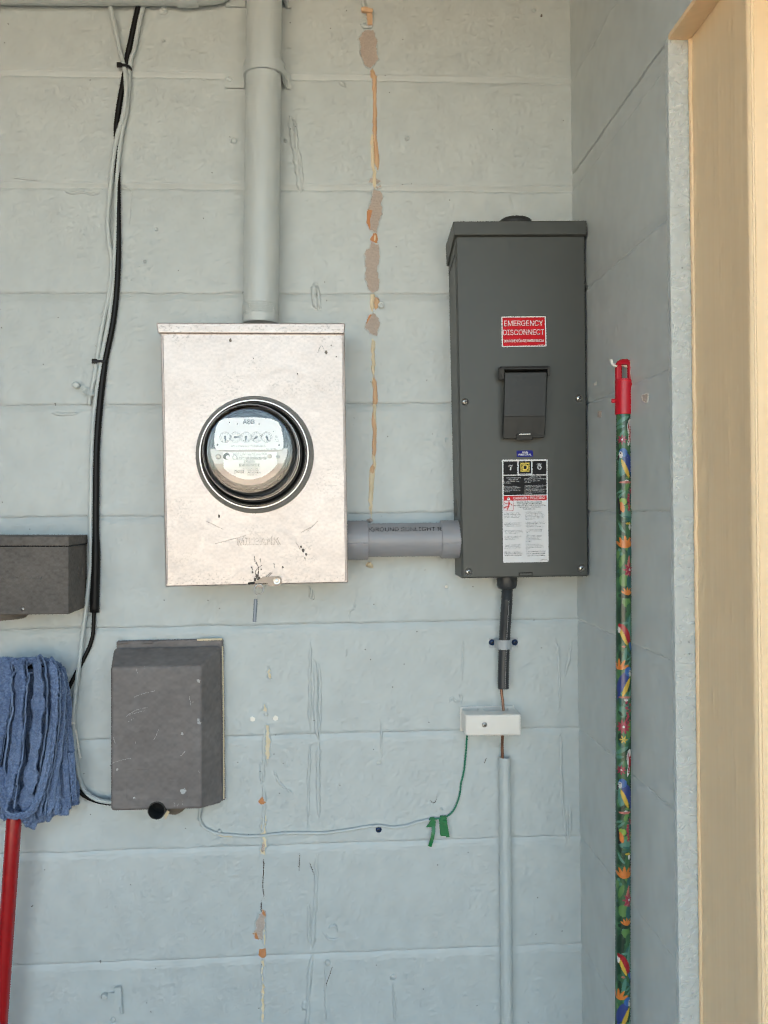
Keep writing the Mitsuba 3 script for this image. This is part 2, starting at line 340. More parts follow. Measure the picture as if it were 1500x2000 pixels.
for c in range(-1, 12):                      # course c hangs under bed joint c
    zt, zb = ZTOP - c * H - jh, ZTOP - (c + 1) * H + jh
    off = xA + (0.0 if c % 2 else H)         # running bond
    xs = [0.0] + [off - i * 2 * H for i in range(-1, 8) if -3.0 < off - i * 2 * H < -0.05]
    for a, b in zip(xs[1:], xs[:-1]):
        part(wall, 'block', block_mesh(a + jv, (b - jv) if b < 0 else 0.02, max(zb, 0.0), zt, front, c * 11 + round(a * 7), 16 if a > -1.6 else 8, step=0.0027 if (b > -1.16 and zt > ZVIS and zb < ZVIS2) else None, gt=0.0042 if c < 3 else 0.0007, gb=0.0007 if c + 1 < 3 else 0.0042), 'wall_paint', 40)
    part(wall, 'mortar_joint', mortar_mesh(-3.1, 0.01, ZTOP - c * H, front, c, 0.0013, lip=0.0012 if c in (1, 2) else 0.0, up=-1 if c < 3 else 1), 'wall_paint', True)
part(wall, 'backing', [aabox((-3.05, 0.0035, 0), (0.19, 0.19, SOFFIT)), aabox((-7.0, 0.0, 0), (-3.05, 0.19, SOFFIT))], 'wall_paint', False)

side = thing('side_wall', 'shaded painted block wall at the inside corner with the broom hook', 'wall')
YE = -0.484                                 # outer end of the side wall
ZL = atx(1306, 73)[2]                       # underside of the lintel over the opening
for c in range(-1, 12):
    zt, zb = ZTOP - c * H - jh, max(ZTOP - (c + 1) * H + jh, 0)
    y0 = YE if zt < ZL + 0.02 else -1.0
    if zb < ZL < zt:
        part(side, 'block', block_mesh(YE, 0.0, zb, ZL - 0.001, sidew, c * 5 + 200, 18, False, step=0.0034 if zt > ZVIS else None, gt=0.0042 if c < 5 else 0.0008, gb=0.0008 if c + 1 < 5 else 0.0042), 'wall_paint', 40)
        part(side, 'block', block_mesh(-1.0, 0.0, ZL + 0.001, zt, sidew, c * 5 + 201, 18, False, step=0.0034 if zt > ZVIS else None, gt=0.0042 if c < 5 else 0.0008, gb=0.0008 if c + 1 < 5 else 0.0042), 'wall_paint', 40)
    else:
        part(side, 'block', block_mesh(y0, 0.0, zb, zt, sidew, c * 5 + 202, 18, False, step=0.0034 if zt > ZVIS else None, gt=0.0042 if c < 5 else 0.0008, gb=0.0008 if c + 1 < 5 else 0.0042), 'wall_paint', 40)
    part(side, 'mortar_joint', mortar_mesh(y0 + 0.004, 0.0, ZTOP - c * H, sidew, 40 + c, 0.0014, n=120, up=-1 if c < 5 else 1), 'wall_paint', True)
ex = []
for c in range(-1, 12):                     # the rough end face that looks at the opening
    zt, zb = ZTOP - c * H - 0.0004, max(ZTOP - (c + 1) * H + 0.0004, 0)
    if zb > ZL: continue
    ex.append((zb, min(zt, ZL)))
ex = [(0.0, ZL)]
def endw(U, V, h): return np.stack([U, YE - h, V], -1)
for i, (a, b) in enumerate(ex):
    part(side, 'block_end', block_mesh(-0.001, 0.06, a, b, endw, 300 + i, 8, False, 0.01, step=0.003, gt=0.0006, gb=0.0006), 'wall_paint', 40)
part(side, 'core', [aabox((0.003, YE + 0.004, 0), (0.19, 0.0, SOFFIT)), aabox((0.003, -0.998, ZL + 0.004), (0.19, YE + 0.004, SOFFIT))], 'wall_paint', False)

XT = 0.0285
YT = atx(1469, 700, XT)[1]
frame = thing('door_frame', 'tan painted wooden jamb of the opening beside the side wall', 'door frame')
def brushed(U, V, k):
    return (meshkit.fbm(np.stack([U * 330, V * 5, np.full_like(U, k)], -1), 2) - 0.5) * 0.0005 + (meshkit.noise(np.stack([U * 60, V * 2.5, np.full_like(U, k)], -1)) - 0.5) * 0.0016 + np.clip(meshkit.noise(np.stack([U * 140, V * 90, np.full_like(U, k + 3)], -1)) - 0.86, 0, 1) * 0.006
part(frame, 'jamb', aabox((XT + 0.003, YT, 0), (0.26, YE - 0.003, ZL - 0.003), 0.002), 'tan_paint', 30)
part(frame, 'jamb_face', grid_face(np.linspace(YT - 0.001, YE - 0.002, 110), np.linspace(0, ZL - 0.0035, 420), lambda U, V: np.stack([XT - brushed(U, V, 2.0) + 0.006 * np.exp(-((U - YT + 0.001) / 0.0035) ** 2), U, V], -1)), 'tan_paint', True)
part(frame, 'head', aabox((-0.0005, -0.99, ZL - 0.003), (0.19, YE - 0.0005, ZL + 0.0035)), 'tan_paint', False)
zz = np.linspace(0, ZL - 0.004, 260); zn = meshkit.fbm(np.c_[zz * 30, zz * 0, zz * 0 + 1], 3) - 0.5
part(frame, 'paint_edge', sweep(np.c_[XT + 0.0005 + zn * 0.004, np.full(260, YE - 0.0035), zz], ring(8), scale=np.c_[0.0040 + zn * 0.003, 0.0040 + zn * 0.003]), 'tan_paint', True)
part(frame, 'stop', aabox((XT + 0.03, YT - 0.02, 0), (0.26, YT - 0.001, ZL - 0.004), 0.003), 'tan_paint', 30)
wing = solo('wing_wall', aabox((0.262, -0.60, 0), (4.2, 0.18, SOFFIT - 0.001)), 'wall_paint', 'painted wall continuing beyond the tan door jamb', 'wall', False)

solo('end_wall', aabox((-2.4, -2.3, 0), (-2.2, -0.005, SOFFIT)), 'roof_gray', 'dark end wall of the covered bay, opposite the broom handle', 'wall', False)
solo('bay_wall', aabox((0.9, -3.0, 0), (1.1, -0.602, SOFFIT)), 'wall_paint', 'painted wall running out from beside the tan door jamb', 'wall', False)

# ---- paint left, lost and built up on the block wall
def patch(pts, m, d=0.0013, wob=0.0065, name='bare_patch'):
    P = wpoly(pts, 0, wob); part(wall, name, plate(P, -0.002, d), m, False)
    if m in ('bare_block', 'cream_coat') and P.geom_type == 'Polygon':
        c = np.array(P.segmentize(0.0025).exterior.coords)[:-1]; w = meshkit.noise(np.c_[c * 260, c[:, :1] * 0 + 1.0])
        rr = 0.0004 + 0.0011 * w; q = np.c_[c[:, 0], np.full(len(c), -d + 0.0001), c[:, 1]]
        part(wall, 'paint_lip', sweep(q, ring(6), scale=np.c_[rr, rr * 0.7], closed=True), 'wall_paint', True)
def zp(l, ox, oy, s): return [(ox + x / s, oy + y / s) for x, y in l]
patch(zp([(400, 445), (530, 455), (560, 560), (595, 600), (580, 790), (615, 870), (560, 960), (500, 1050), (440, 1020), (380, 930), (330, 830), (330, 720), (350, 690), (310, 620), (340, 530)], 660, 0, 7.69), 'bare_block')
S5 = (660, 320, 5.267)
patch(zp([(350, 140), (410, 150), (432, 190), (400, 215), (320, 200), (325, 165)], *S5), 'bare_block')
patch(zp([(385, 225), (440, 218), (455, 245), (400, 258)], *S5), 'bare_block')
patch(zp([(360, 265), (450, 280), (465, 340), (450, 420), (460, 510), (430, 560), (425, 660), (400, 715), (330, 690), (300, 620), (295, 560), (300, 460), (340, 400), (345, 320)], *S5), 'bare_block')
patch(zp([(300, 470), (355, 480), (330, 560), (332, 690), (295, 610), (297, 540)], *S5), 'orange_coat', 0.0018, 0.002)
patch(zp([(360, 708), (405, 705), (402, 812), (335, 795), (350, 750)], *S5), 'orange_coat', 0.0012)
patch(zp([(335, 795), (420, 825), (430, 950), (410, 1100), (430, 1230), (400, 1310), (360, 1330), (300, 1280), (275, 1180), (275, 1080), (270, 960), (290, 890), (320, 860)], *S5), 'bare_block')
patch(zp([(370, 1530), (425, 1580), (425, 1700), (400, 1770), (350, 1760), (275, 1680), (280, 1640), (320, 1570)], *S5), 'bare_block')
patch(zp([(320, 1565), (350, 1545), (300, 1640), (282, 1655)], *S5), 'orange_coat', 0.0018, 0.002)
def streak(pts, r, m, name='old_caulk', wob=1.2, up=0.75):
    """a low irregular bead on the wall"""
    p = [at(x, y, 0) for x, y in pts]; p = curve(p, 8) if len(p) > 2 else np.linspace(p[0], p[1], 12)
    q = np.asarray(p); n = meshkit.fbm(np.c_[q[:, 0] * 90, q[:, 2] * 130, q[:, 0] * 0 + 2], 3) - 0.5
    q = q + np.c_[n * r * wob, np.zeros(len(q)), n * 0]
    rr = r * (0.8 + 0.8 * meshkit.fbm(np.c_[q[:, 2] * 150, q[:, 0] * 70, n * 0 + 5], 2)); rr = rr * np.clip(np.minimum(np.arange(len(q)), np.arange(len(q))[::-1]) / 3.0, 0.12, 1); q[:, 1] = r * (1 - up) - 0.0002
    part(wall, name, sweep(q, ring(8), scale=np.c_[rr, rr * 0.9]), m, True)
streak([(727, 132), (728, 148), (731, 150), (732, 200), (732, 260), (735, 300), (738, 333)], 0.0034, 'peach_coat', wob=0.6, up=0.9)
streak([(727, 255), (727, 290), (731, 345)], 0.0026, 'cream_coat')
streak([(728, 572), (727, 585), (727, 610)], 0.0034, 'cream_coat'); streak([(734, 580), (736, 592), (734, 605)], 0.004, 'peach_coat', up=0.9)
streak([(728, 660), (729, 680), (729, 705), (730, 735)], 0.0030, 'cream_coat'); streak([(731, 733), (732, 770), (731, 797)], 0.0036, 'peach_coat', up=0.85)
streak([(729, 800), (731, 850), (731, 905)], 0.0034, 'peach_coat', up=0.85); streak([(728, 905), (725, 940), (724, 1000)], 0.0036, 'cream_coat'); streak([(728, 905), (726, 930)], 0.0038, 'peach_coat', up=0.8)
streak([(722, 1012), (723, 1022)], 0.0045, 'bare_block'); streak([(716, 1098), (722, 1104), (728, 1102)], 0.005, 'cream_coat')
p = at(744, 597, 0); part(wall, 'anchor_plug', lathe([(0.0, 0.004), (0.0022, 0.004), (0.0026, 0.008), (0.005, 0.008), (0.006, 0.003), (0.006, -0.002)], p, n=20), 'wall_paint', 40)
streak([(733, 330), (731, 345), (733, 372)], 0.0026, 'cream_coat', up=0.9); streak([(733, 455), (731, 475)], 0.002, 'cream_coat', up=0.9); streak([(729, 735), (731, 770), (732, 800), (732, 860), (730, 905), (726, 960), (724, 1012)], 0.0026, 'cream_coat', wob=2.0, up=0.8)
# lower scar
R8 = (380, 1280, 2.777)
patch(zp([(398, 60), (408, 75), (408, 95), (425, 112), (405, 132), (394, 118), (396, 95)], *R8), 'cream_coat')
patch(zp([(382, 262), (396, 285), (388, 305), (370, 302), (372, 285)], *R8), 'cream_coat')
for x, y in ((315, 345), (440, 340)):
    q = zp([(x, y)], *R8)[0]; part(wall, 'filler_spot', plate(Point(at(*q)[0], at(*q)[2]).buffer(0.0045), -0.002, 0.0012), 'hook_white', False)
patch(zp([(385, 372), (402, 380), (410, 455), (408, 520), (395, 600), (385, 560), (384, 470)], *R8), 'cream_coat', 0.0013, 0.006)
for a in ([(378, 405), (376, 520), (374, 600), (372, 700)], [(372, 700), (378, 800), (374, 900), (370, 980)], [(362, 560), (360, 700)]):
    streak(zp(a, *R8), 0.0030, 'wall_paint', 'paint_ridge', 1.6, 0.7)
patch(zp([(365, 765), (382, 775), (385, 800), (362, 810), (345, 795)], *R8), 'orange_coat', 0.0022, 0.002)
patch(zp([(362, 860), (388, 870), (385, 960), (390, 1040), (385, 1085), (355, 1080), (365, 1000), (358, 940)], *R8), 'cream_coat', 0.0013, 0.008)
streak(zp([(372, 1010), (370, 1075)], *R8), 0.0034, 'bare_block')
streak(zp([(375, 1090), (374, 1180), (370, 1240), (380, 1320)], *R8), 0.0008, 'dirt', 'crack'); streak(zp([(362, 1330), (361, 1400)], *R8), 0.001, 'dirt', 'crack')
patch(zp([(375, 1380), (385, 1400), (385, 1480), (370, 1540), (330, 1530), (318, 1515), (330, 1480), (335, 1430), (360, 1395)], *R8), 'bare_block')
patch(zp([(368, 1378), (386, 1385), (384, 1415), (366, 1400)], *R8), 'orange_coat', 0.0018, 0.001); patch(zp([(316, 1505), (334, 1500), (350, 1538), (330, 1535)], *R8), 'orange_coat', 0.0018, 0.001)
patch(zp([(372, 1490), (386, 1470), (384, 1580), (374, 1560)], *R8), 'cream_coat', 0.0017, 0.002)
patch(zp([(350, 1592), (386, 1590), (388, 1632), (366, 1640), (349, 1625)], *R8), 'orange_coat', 0.0015, 0.002)
patch(zp([(362, 1650), (382, 1655), (380, 1800), (378, 1990), (362, 1990), (364, 1800)], *R8), 'cream_coat', 0.0013, 0.005)
streak(zp([(360, 1655), (366, 1720), (362, 1780)], *R8), 0.0008, 'dirt', 'crack'); streak(zp([(376, 1660), (378, 1740), (368, 1790)], *R8), 0.0026, 'wall_paint', 'paint_ridge')
# painted-over ridges and drips
for pts, r in (([(615, 1281), (617, 1340), (616, 1400), (621, 1446)], 0.0034), ([(623, 1290), (625, 1350), (623, 1445)], 0.0022), ([(607, 1245), (605, 1330), (606, 1440)], 0.0024),
               ([(606, 1445), (603, 1530), (601, 1622)], 0.0022), ([(624, 1447), (621, 1500), (622, 1560), (624, 1600)], 0.0030), ([(619, 1664), (617, 1740), (613, 1810), (610, 1858)], 0.0030),
               ([(609, 1862), (604, 1910), (600, 1990), (599, 2040)], 0.0034), ([(597, 1950), (592, 1975)], 0.004), ([(603, 1760), (604, 1800), (602, 1850)], 0.0026),
               ([(744, 1400), (745, 1450), (745, 1490)], 0.0015), ([(767, 1912), (768, 1950), (771, 2010)], 0.0018), ([(774, 1935), (773, 2010)], 0.0014), ([(636, 1880), (635, 1930), (638, 2000)], 0.0014),
               ([(535, 1503), (541, 1520), (552, 1535), (578, 1550)], 0.0020), ([(567, 224), (571, 262), (577, 310), (582, 340), (588, 380)], 0.0042), ([(575, 224), (580, 280), (586, 322), (592, 374)], 0.0026),
               ([(613, 550), (614, 575), (620, 608)], 0.0044), ([(618, 550), (623, 580), (626, 610)], 0.0022), ([(604, 1140), (605, 1165), (612, 1170), (609, 1145)], 0.0016),
               ([(125, 372), (140, 377), (160, 376), (178, 379), (198, 374)], 0.0022), ([(25, 347), (45, 349), (80, 352)], 0.0014), ([(100, 806), (125, 809), (158, 806)], 0.0026),
               ([(896, 1360), (901, 1358), (902, 1382)], 0.0016), ([(878, 1375), (884, 1363), (892, 1372), (896, 1364)], 0.0016), ([(693, 1170), (692, 1190), (683, 1195), (682, 1215)], 0.0013),
               ([(680, 1262), (675, 1285)], 0.0013), ([(1098, 1420), (1096, 1500), (1099, 1560), (1108, 1650)], 0.0022), ([(1085, 1245), (1092, 1300), (1094, 1400)], 0.0022), ([(1112, 1560), (1114, 1640)], 0.003),
               ([(1100, 1330), (1112, 1285), (1118, 1250)], 0.0022), ([(556, 100), (563, 92), (570, 95)], 0.0012), ([(553, 110), (556, 140)], 0.0012), ([(235, 360), (257, 375), (252, 440)], 0.0010),
               ([(904, 1240), (903, 1330)], 0.0012), ([(664, 158), (668, 162), (678, 170)], 0.0026), ([(640, 1815), (652, 1808), (660, 1822)], 0.0022), ([(632, 1820), (645, 1835), (668, 1830)], 0.0020)):
    streak(pts, r * 1.15, 'wall_paint', 'paint_ridge', 1.3, 0.85)
for pts in ([(649, 1888), (640, 1915), (632, 1936)], [(604, 1682), (614, 1710)], [(585, 1665), (584, 1705)], [(488, 368), (484, 374)], [(195, 1873), (197, 1883)], [(950, 1480), (945, 1492)], [(838, 1560), (848, 1568), (853, 1556)], [(66, 1768), (60, 1771)]):
    streak(pts, 0.00055, 'dirt', 'scratch', 0.3, 0.9)
for x, y, r in ((457, 275, 6), (795, 271, 4.5), (306, 448, 3.5), (283, 511, 3), (872, 1146, 3), (640, 1880, 6), (768, 1908, 6), (221, 1991, 5), (520, 1395, 4), (740, 1489, 4), (862, 1580, 3), (558, 276, 4), (1043, 20, 4), (320, 80, 2.5)):
    p = at(x, y); part(wall, 'nail_head', lathe([(0, 0.0028), (r * pxm() * 0.6, 0.0026), (r * pxm(), 0.0012), (r * pxm() * 1.1, -0.003)], p, n=14), 'wall_paint' if (x, y) != (872, 1146) else 'hook_white', True)
streak([(1058, 28), (1057, 34)], 0.002, 'dirt', 'scratch', 0, 0.9)
# chips on the side wall
def spatch(pts, m, h=0.0009):
    P = Polygon([(atx(x, y)[1], atx(x, y)[2]) for x, y in pts]).buffer(0)
    part(side, 'paint_chip', put(extrude(P, h + 0.001), (0.001, 0, 0), (0, 1, 0), (0, 0, 1)) if False else put(extrude(affinity.scale(P, -1, 1, origin=(0, 0)), h + 0.001), (0.001, 0, 0), (0, -1, 0), (0, 0, 1)), m, False)
spatch([(1252, 772), (1263, 768), (1267, 769), (1266, 785), (1262, 788), (1256, 784)], 'hook_white', 0.0006)
spatch([(1256, 772), (1266, 769), (1264, 785), (1258, 783)], 'bare_block', 0.0012)
spatch([(1168, 804), (1175, 803), (1174, 815), (1168, 815)], 'bare_block')
spatch([(1160, 749), (1166, 745), (1166, 752), (1161, 753)], 'hook_white', 0.0005)

# ------------------------------------------------------------------ electrical riser pipe
riser = thing('riser_pipe', 'thick painted vertical conduit entering the top of the metal meter box', 'pipe')
RR = 0.0315; dR = 0.0395
A, B = at(517, -60, dR), at(509, 632, dR)
part(riser, 'pipe', sweep(np.linspace(A, B, 12), ring(48, RR)), 'pipe_paint', 40)
ax = (A - B) / np.linalg.norm(A - B)
prof = [(RR + 0.0005, -0.004), (RR + 0.0012, 0.004)]
for i in range(7): prof += [(RR + 0.0012, 0.008 + i * 0.0033), (RR - 0.0008, 0.0096 + i * 0.0033)]
prof += [(RR, 0.034)]
part(riser, 'threaded_collar', lathe(prof, at(509, 626, dR), ax, 48), 'pipe_paint', 30)
def strap_on(parent, zc, xc, tab, w, rs, dc, mat, rivets, tilt=0.0, tt=0.0042, rv='pipe_paint', band=None):
    """two-hole strap: a band over the pipe and a flat tab each side"""
    a = np.linspace(math.pi + 0.25, -0.25, 26)
    arc = [(xc + rs * math.cos(b), dc + rs * math.sin(b)) for b in a]
    L = [(xc - tab[0], tt * 0.7), (xc - rs - 0.003, tt * 0.7)]; R = [(xc + rs + 0.003, tt * 0.7), (xc + tab[1], tt * 0.7)]
    path = [np.array([x, -y, zc + (x - xc) * tilt]) for x, y in L + arc + R]
    bw = band or w
    sec = np.array([(-0.5, -1), (0.5, -1), (0.5, 1), (-0.5, 1)]) * [1, tt / 2]
    n = len(path); sc = np.ones((n, 2)); sc[:, 0] = bw; sc[:2, 0] = w; sc[-2:, 0] = w
    k = part(parent, 'strap', sweep(np.array(path), sec, ref=(0, -1, 0), scale=sc), mat, 25)
    for dx, dz in rivets:
        part(k, 'rivet', lathe([(0, 0.0042), (0.0034, 0.0038), (0.0052, 0.0022), (0.0056, -0.001)], (xc + dx, -tt, zc + dz), n=16), rv, True)
cx = at(514.5, 200, dR)
for y, xs in ((158, 515), (0, 517)):
    z = at(xs, y, 0)[2] - 0.001; c0 = at(xs, y, 0)[0]; xw = at(515.5 if y else 517, y - 40, dR)[0]
    lt, rt = at(449, y, 0)[0], at(557, y + 2, 0)[0]
    strap_on(riser, z, xw, (xw - at(441, y)[0], at(568, y)[0] - xw), 0.029, RR + 0.0032, dR, 'pipe_paint', [(lt - xw, 0.0), (rt - xw, 0.0)], band=0.021)
part(riser, 'bead', lathe([(RR - 0.001, -0.003), (RR + 0.0022, -0.001), (RR + 0.0022, 0.001), (RR - 0.001, 0.003)], at(516, 97, dR + 0.0) + np.array([0, 0, -0.046]) * 0 + np.array([0, 0, 0.0]) - np.array([0, 0, 0.028]), ax, 48), 'pipe_paint', True)

# horizontal conduit under the eave
hp = thing('horizontal_conduit', 'thin painted horizontal conduit along the top of the wall', 'pipe')
rh = 0.0155
part(hp, 'pipe', ptube([(-420, -11), (-100, -9.5), (100, -8), (300, -7), (385, -7.5), (420, -10), (445, -22), (458, -50), (462, -60)], rh, 0.019, 24, 8), 'pipe_paint', True)
part(hp, 'coupling', ptube([(346, -6.5), (368, -6.5), (386, -7)], rh + 0.0028, 0.019, 24, 3), 'pipe_paint', 40)
hs = part(hp, 'clip', [plate(wpoly([(312, -10), (326, -10), (328, 24), (324, 29), (315, 29), (311, 24)]), 0.0, 0.003), lathe([(0, 0.0065), (0.004, 0.0055), (0.0055, 0.003), (0.0055, 0)], at(320, 19), n=16)], 'pipe_paint', 30)

# ------------------------------------------------------------------ meter box
mb = thing('meter_box', 'dented galvanised steel meter box with round opening and top lip', 'meter box')
dM = 0.115
FQ = [(313, 640), (673, 640), (680, 1138), (323, 1146)]
part(mb, 'body', facebox([(316, 640), (671, 640), (677, 1135), (326, 1143)], 0.0, dM - 0.004, 0.003), 'galvanised', 40)
coll = at(498, 888, dM)
cover = manif(facebox(FQ, dM - 0.010, dM, 0.0022))
hole = manif(lathe([(0, -0.05), (0.094, -0.05), (0.094, 0.05), (0, 0.05)], coll, n=96)); hole = hole if hole.volume() > 0 else manif(trimesh.Trimesh(tm(hole).vertices, tm(hole).faces[:, ::-1]))
cv = part(mb, 'cover', cover - hole, 'galvanised', 40)
for a, b in (((317.5, 655), (326.5, 1140)), ((669, 655), (676, 1134))): part(cv, 'edge_fold', sweep(np.array([at(a[0], a[1], dM), at(b[0], b[1], dM)]), ring(8, 0.0014)), 'galvanised', True)
part(mb, 'top_lip', facebox([(305, 630), (674, 631), (673, 652), (308, 650.5)], 0.0, dM + 0.006, 0.0022), 'galvanised', 40)
part(mb, 'collar', lathe([(0.1005, -0.001), (0.1003, 0.0018), (0.0935, 0.0125), (0.0920, 0.0140)], coll, n=96), 'collar_gray', 30)
part(mb, 'sealing_ring', lathe([(0.0925, 0.0130), (0.0930, 0.0155), (0.0920, 0.0168), (0.0900, 0.0168), (0.0888, 0.0158), (0.0882, -0.02)], coll, n=96), 'bright_steel', 30)
msh = psheet((314, 652), (673, 653), (323, 1146), dM)
def mtext(s, px, py, w, h, d, m='galvanised', depth=0.0008, name='embossed_lettering', bold=True, parent=None, mat=None):
    o = at(px, py, d); k = pxm(d)
    return put(textm(s, h * k, depth, bold, w * k), o + np.array([0, 0, 0]), msh.r, msh.u)
part(cv, 'lettering_outline', put(textm('MILBANK', 14 * pxm(dM), 0.0003, True, 79 * pxm(dM)), at(464, 1064, dM) + np.array([0, 0, -0.0004]), msh.r, msh.u), 'rust_steel', False)
part(cv, 'embossed_lettering', put(textm('MILBANK', 14 * pxm(dM), 0.0010, False, 76 * pxm(dM)), at(465.5, 1064, dM), msh.r, msh.u), 'galvanised', False)
c = at(631, 1098, dM); kk = pxm(dM)
em = Point(0, 0).buffer(22 * kk).difference(Point(0, 0).buffer(20.9 * kk)).union(Point(0, 0).buffer(14 * kk).difference(Point(0, 0).buffer(13.1 * kk))).union(sbox(-6 * kk, -.6 * kk, 6 * kk, .6 * kk))
part(cv, 'embossed_seal', put(extrude(em, 0.0007), c, msh.r, msh.u), 'galvanised', False)
c = at(337, 1105, dM); part(cv, 'knockout_dimple', [put(extrude(Point(0, 0).buffer(6.5 * kk).difference(Point(0, 0).buffer(5.6 * kk)), 0.0007), c, msh.r, msh.u), put(extrude(Point(0, 0).buffer(6 * kk).difference(Point(0, 0).buffer(5.2 * kk)), 0.0007), at(656, 676, dM), msh.r, msh.u)], 'galvanised', False)
def onface(pts, r, d, m, parent, name='scratch', wob=0.0):
    p = np.array([at(x, y, d) for x, y in pts]); p = curve(p, 5)
    part(parent, name, sweep(p, ring(5, r, r * 0.5)), m, True)
for q in ([(507, 1138), (499, 1118), (512, 1104)], [(503, 1132), (505, 1112), (500, 1098)], [(497, 1136), (503, 1122), (505, 1115)], [(498, 1097), (497, 1086)], [(513, 1135), (524, 1122), (530, 1118)], [(519, 1130), (532, 1118)], [(508, 1090), (509, 1098)], [(535, 1100), (536, 1108)],
          [(621, 688), (629, 675), (632, 681)], [(578, 1060), (586, 1072)], [(600, 1038), (620, 1018)], [(588, 1040), (610, 1028)], [(420, 1062), (480, 1046)], [(492, 1120), (493, 1108)], [(403, 1018), (436, 1034)], [(520, 1062), (533, 1046)], [(540, 860 + 190), (548, 1064)]):
    onface(q, 0.0006 if q[0][1] > 1085 else 0.0004, dM, 'dirt' if q[0][1] > 1085 or q[0][1] < 700 else 'rust_steel', cv, 'scratch')
for x, y, r in ((637, 688, 3.2), (592, 1075, 3), (598, 1083, 2.4), (588, 1068, 2.2), (552, 1108, 2.0), (428, 1008, 2.6), (502, 1125, 3.4), (506, 1131, 4), (498, 1132, 3), (494, 1118, 1.6), (491, 1108, 1.6), (500, 1100, 1.5), (510, 1112, 1.5), (647, 675, 1.4), (657, 697, 1.3), (495, 700, 1.2), (581, 730, 1.5), (596, 1090, 1.6), (450, 665, 3)):
    P = affinity.scale(Point(0, 0).buffer(r * kk), 0.8, 1.15)
    xy = np.array(P.exterior.coords)[:-1]; xy *= (0.7 + 0.6 * meshkit.noise(np.c_[xy * 900 + x, xy[:, :1] * 0 + y]))[:, None]
    part(cv, 'scuff', put(extrude(Polygon(xy).buffer(0), 0.0005), at(x, y, dM), msh.r, msh.u), 'rusty' if y < 700 else 'dirt', False)
# hasp and its slot
Z6 = (460, 1080, 8.33)
hp_ = lambda l: Polygon([(at(x, y, dM)[0], at(x, y, dM)[2]) for x, y in zp(l, *Z6)])
part(mb, 'hasp_slot', plate(hp_([(205, 478), (320, 468), (450, 388), (460, 400), (420, 470), (530, 480), (530, 500), (205, 512)]), dM - 0.001, dM + 0.0008), 'black', False)
hk = part(mb, 'hasp', plate(hp_([(322, 476), (455, 392), (690, 380), (730, 395), (748, 430), (745, 485), (700, 525), (545, 525), (525, 482), (322, 490)]).buffer(0.0006), dM + 0.001, dM + 0.0035), 'rust_steel', 25)
c = at(*zp([(672, 452)], *Z6)[0], dM + 0.0035)
part(hk, 'rivet', lathe([(0, 0.003), (0.0026, 0.0025), (0.0035, 0.0004), (0.0058, 0.0008), (0.0062, 0)], c, n=24), 'bright_steel', 30)
part(mb, 'hasp_tab', plate(hp_([(290, 500), (425, 492), (440, 560), (420, 590), (400, 560), (350, 555), (330, 590), (305, 560)]), dM - 0.004, dM - 0.001), 'rust_steel', 25)

seal = thing('wire_seal', 'small wire ring seal with a clear blue sleeve hanging from the meter box hasp', 'seal')
c = at(*zp([(382, 590)], *Z6)[0], dM + 0.001)
tt = np.linspace(0, 2 * np.pi, 33)[:-1]
part(seal, 'ring', sweep(np.c_[c[0] + 0.0078 * np.cos(tt), np.full(32, c[1]) + 0.002 * np.sin(tt), c[2] + 0.0085 * np.sin(tt)], ring(8, 0.0011), closed=True), 'bright_steel', True)
part(seal, 'wire', ptube(zp([(335, 640), (340, 690), (342, 745)], *Z6), 0.0005, dM, 6, 4), 'bright_steel', True)
part(seal, 'sleeve', ptube(zp([(330, 752), (322, 900), (308, 1120)], *Z6), 0.0032, dM, 10, 4), 'tag_clear', 40)

# ------------------------------------------------------------------ the round electricity meter
me = thing('electric_meter', 'round glass covered electricity meter with five dials set in the metal box', 'meter')
mc = coll + np.array([0, 0, 0])
part(me, 'base', lathe([(0.0, 0.004), (0.0855, 0.004), (0.0855, 0.016), (0.082, 0.020), (0.080, 0.013), (0.076, 0.013), (0.076, 0.024), (0.072, 0.027), (0.070, 0.020), (0.066, 0.020), (0.066, 0.034), (0.060, 0.036), (0.060, 0.055), (0.0, 0.055)], mc, n=72), 'black', 30)
GL = 0.098
part(me, 'glass_cover', lathe([(0.0855, 0.012), (0.0845, 0.018), (0.0825, 0.022), (0.0800, 0.050), (0.0772, 0.082), (0.0752, 0.090), (0.0715, 0.0955), (0.066, 0.0975), (0.0, 0.0985)], mc, n=96), 'meter_glass', 40)
part(me, 'rim', lathe([(0.0856, 0.0135), (0.0868, 0.016), (0.0868, 0.0195), (0.0850, 0.0205)], mc, n=96), 'dark_plastic', 30)
dN = dM + 0.060; dF = dM + 0.066
ms = Sheet(at(488, 871, dN), at(488, 871, dN) + msh.r, at(488, 871, dN) - msh.u)      # metre sheet centred on the dial plates
kn = pxm(dN)
def mpt(x, y): return ((x - 488) * kn, (y - 871) * kn)      # u to the right, v downward, in metres
def mpoly(pts): return Polygon([(mpt(x, y)[0], -mpt(x, y)[1]) for x, y in pts])
cxy = mpt(486, 872)
disc = Point(cxy[0], -cxy[1]).buffer(75 * kn, quad_segs=24)
half = disc.intersection(sbox(-1, -1, 1, -mpt(0, 877)[1]))
part(me, 'register_ring', ms.shape(half, -0.006, -0.003), 'copper_ring', False)
inner = Point(cxy[0], -cxy[1]).buffer(64 * kn, quad_segs=24)
part(me, 'register_plate', ms.shape(Point(cxy[0], -cxy[1]).buffer(74 * kn, quad_segs=24).intersection(sbox(-1, -mpt(0, 905)[1], 1, -mpt(0, 876)[1])), -0.003, -0.0022), 'meter_plate', False)
npk = part(me, 'nameplate', ms.shape(inner.intersection(sbox(-mpt(0, 0)[0] * 0 + mpt(437, 0)[0], -1, mpt(540, 0)[0], -mpt(0, 883)[1])), -0.0022, -0.0014), 'meter_face', False)
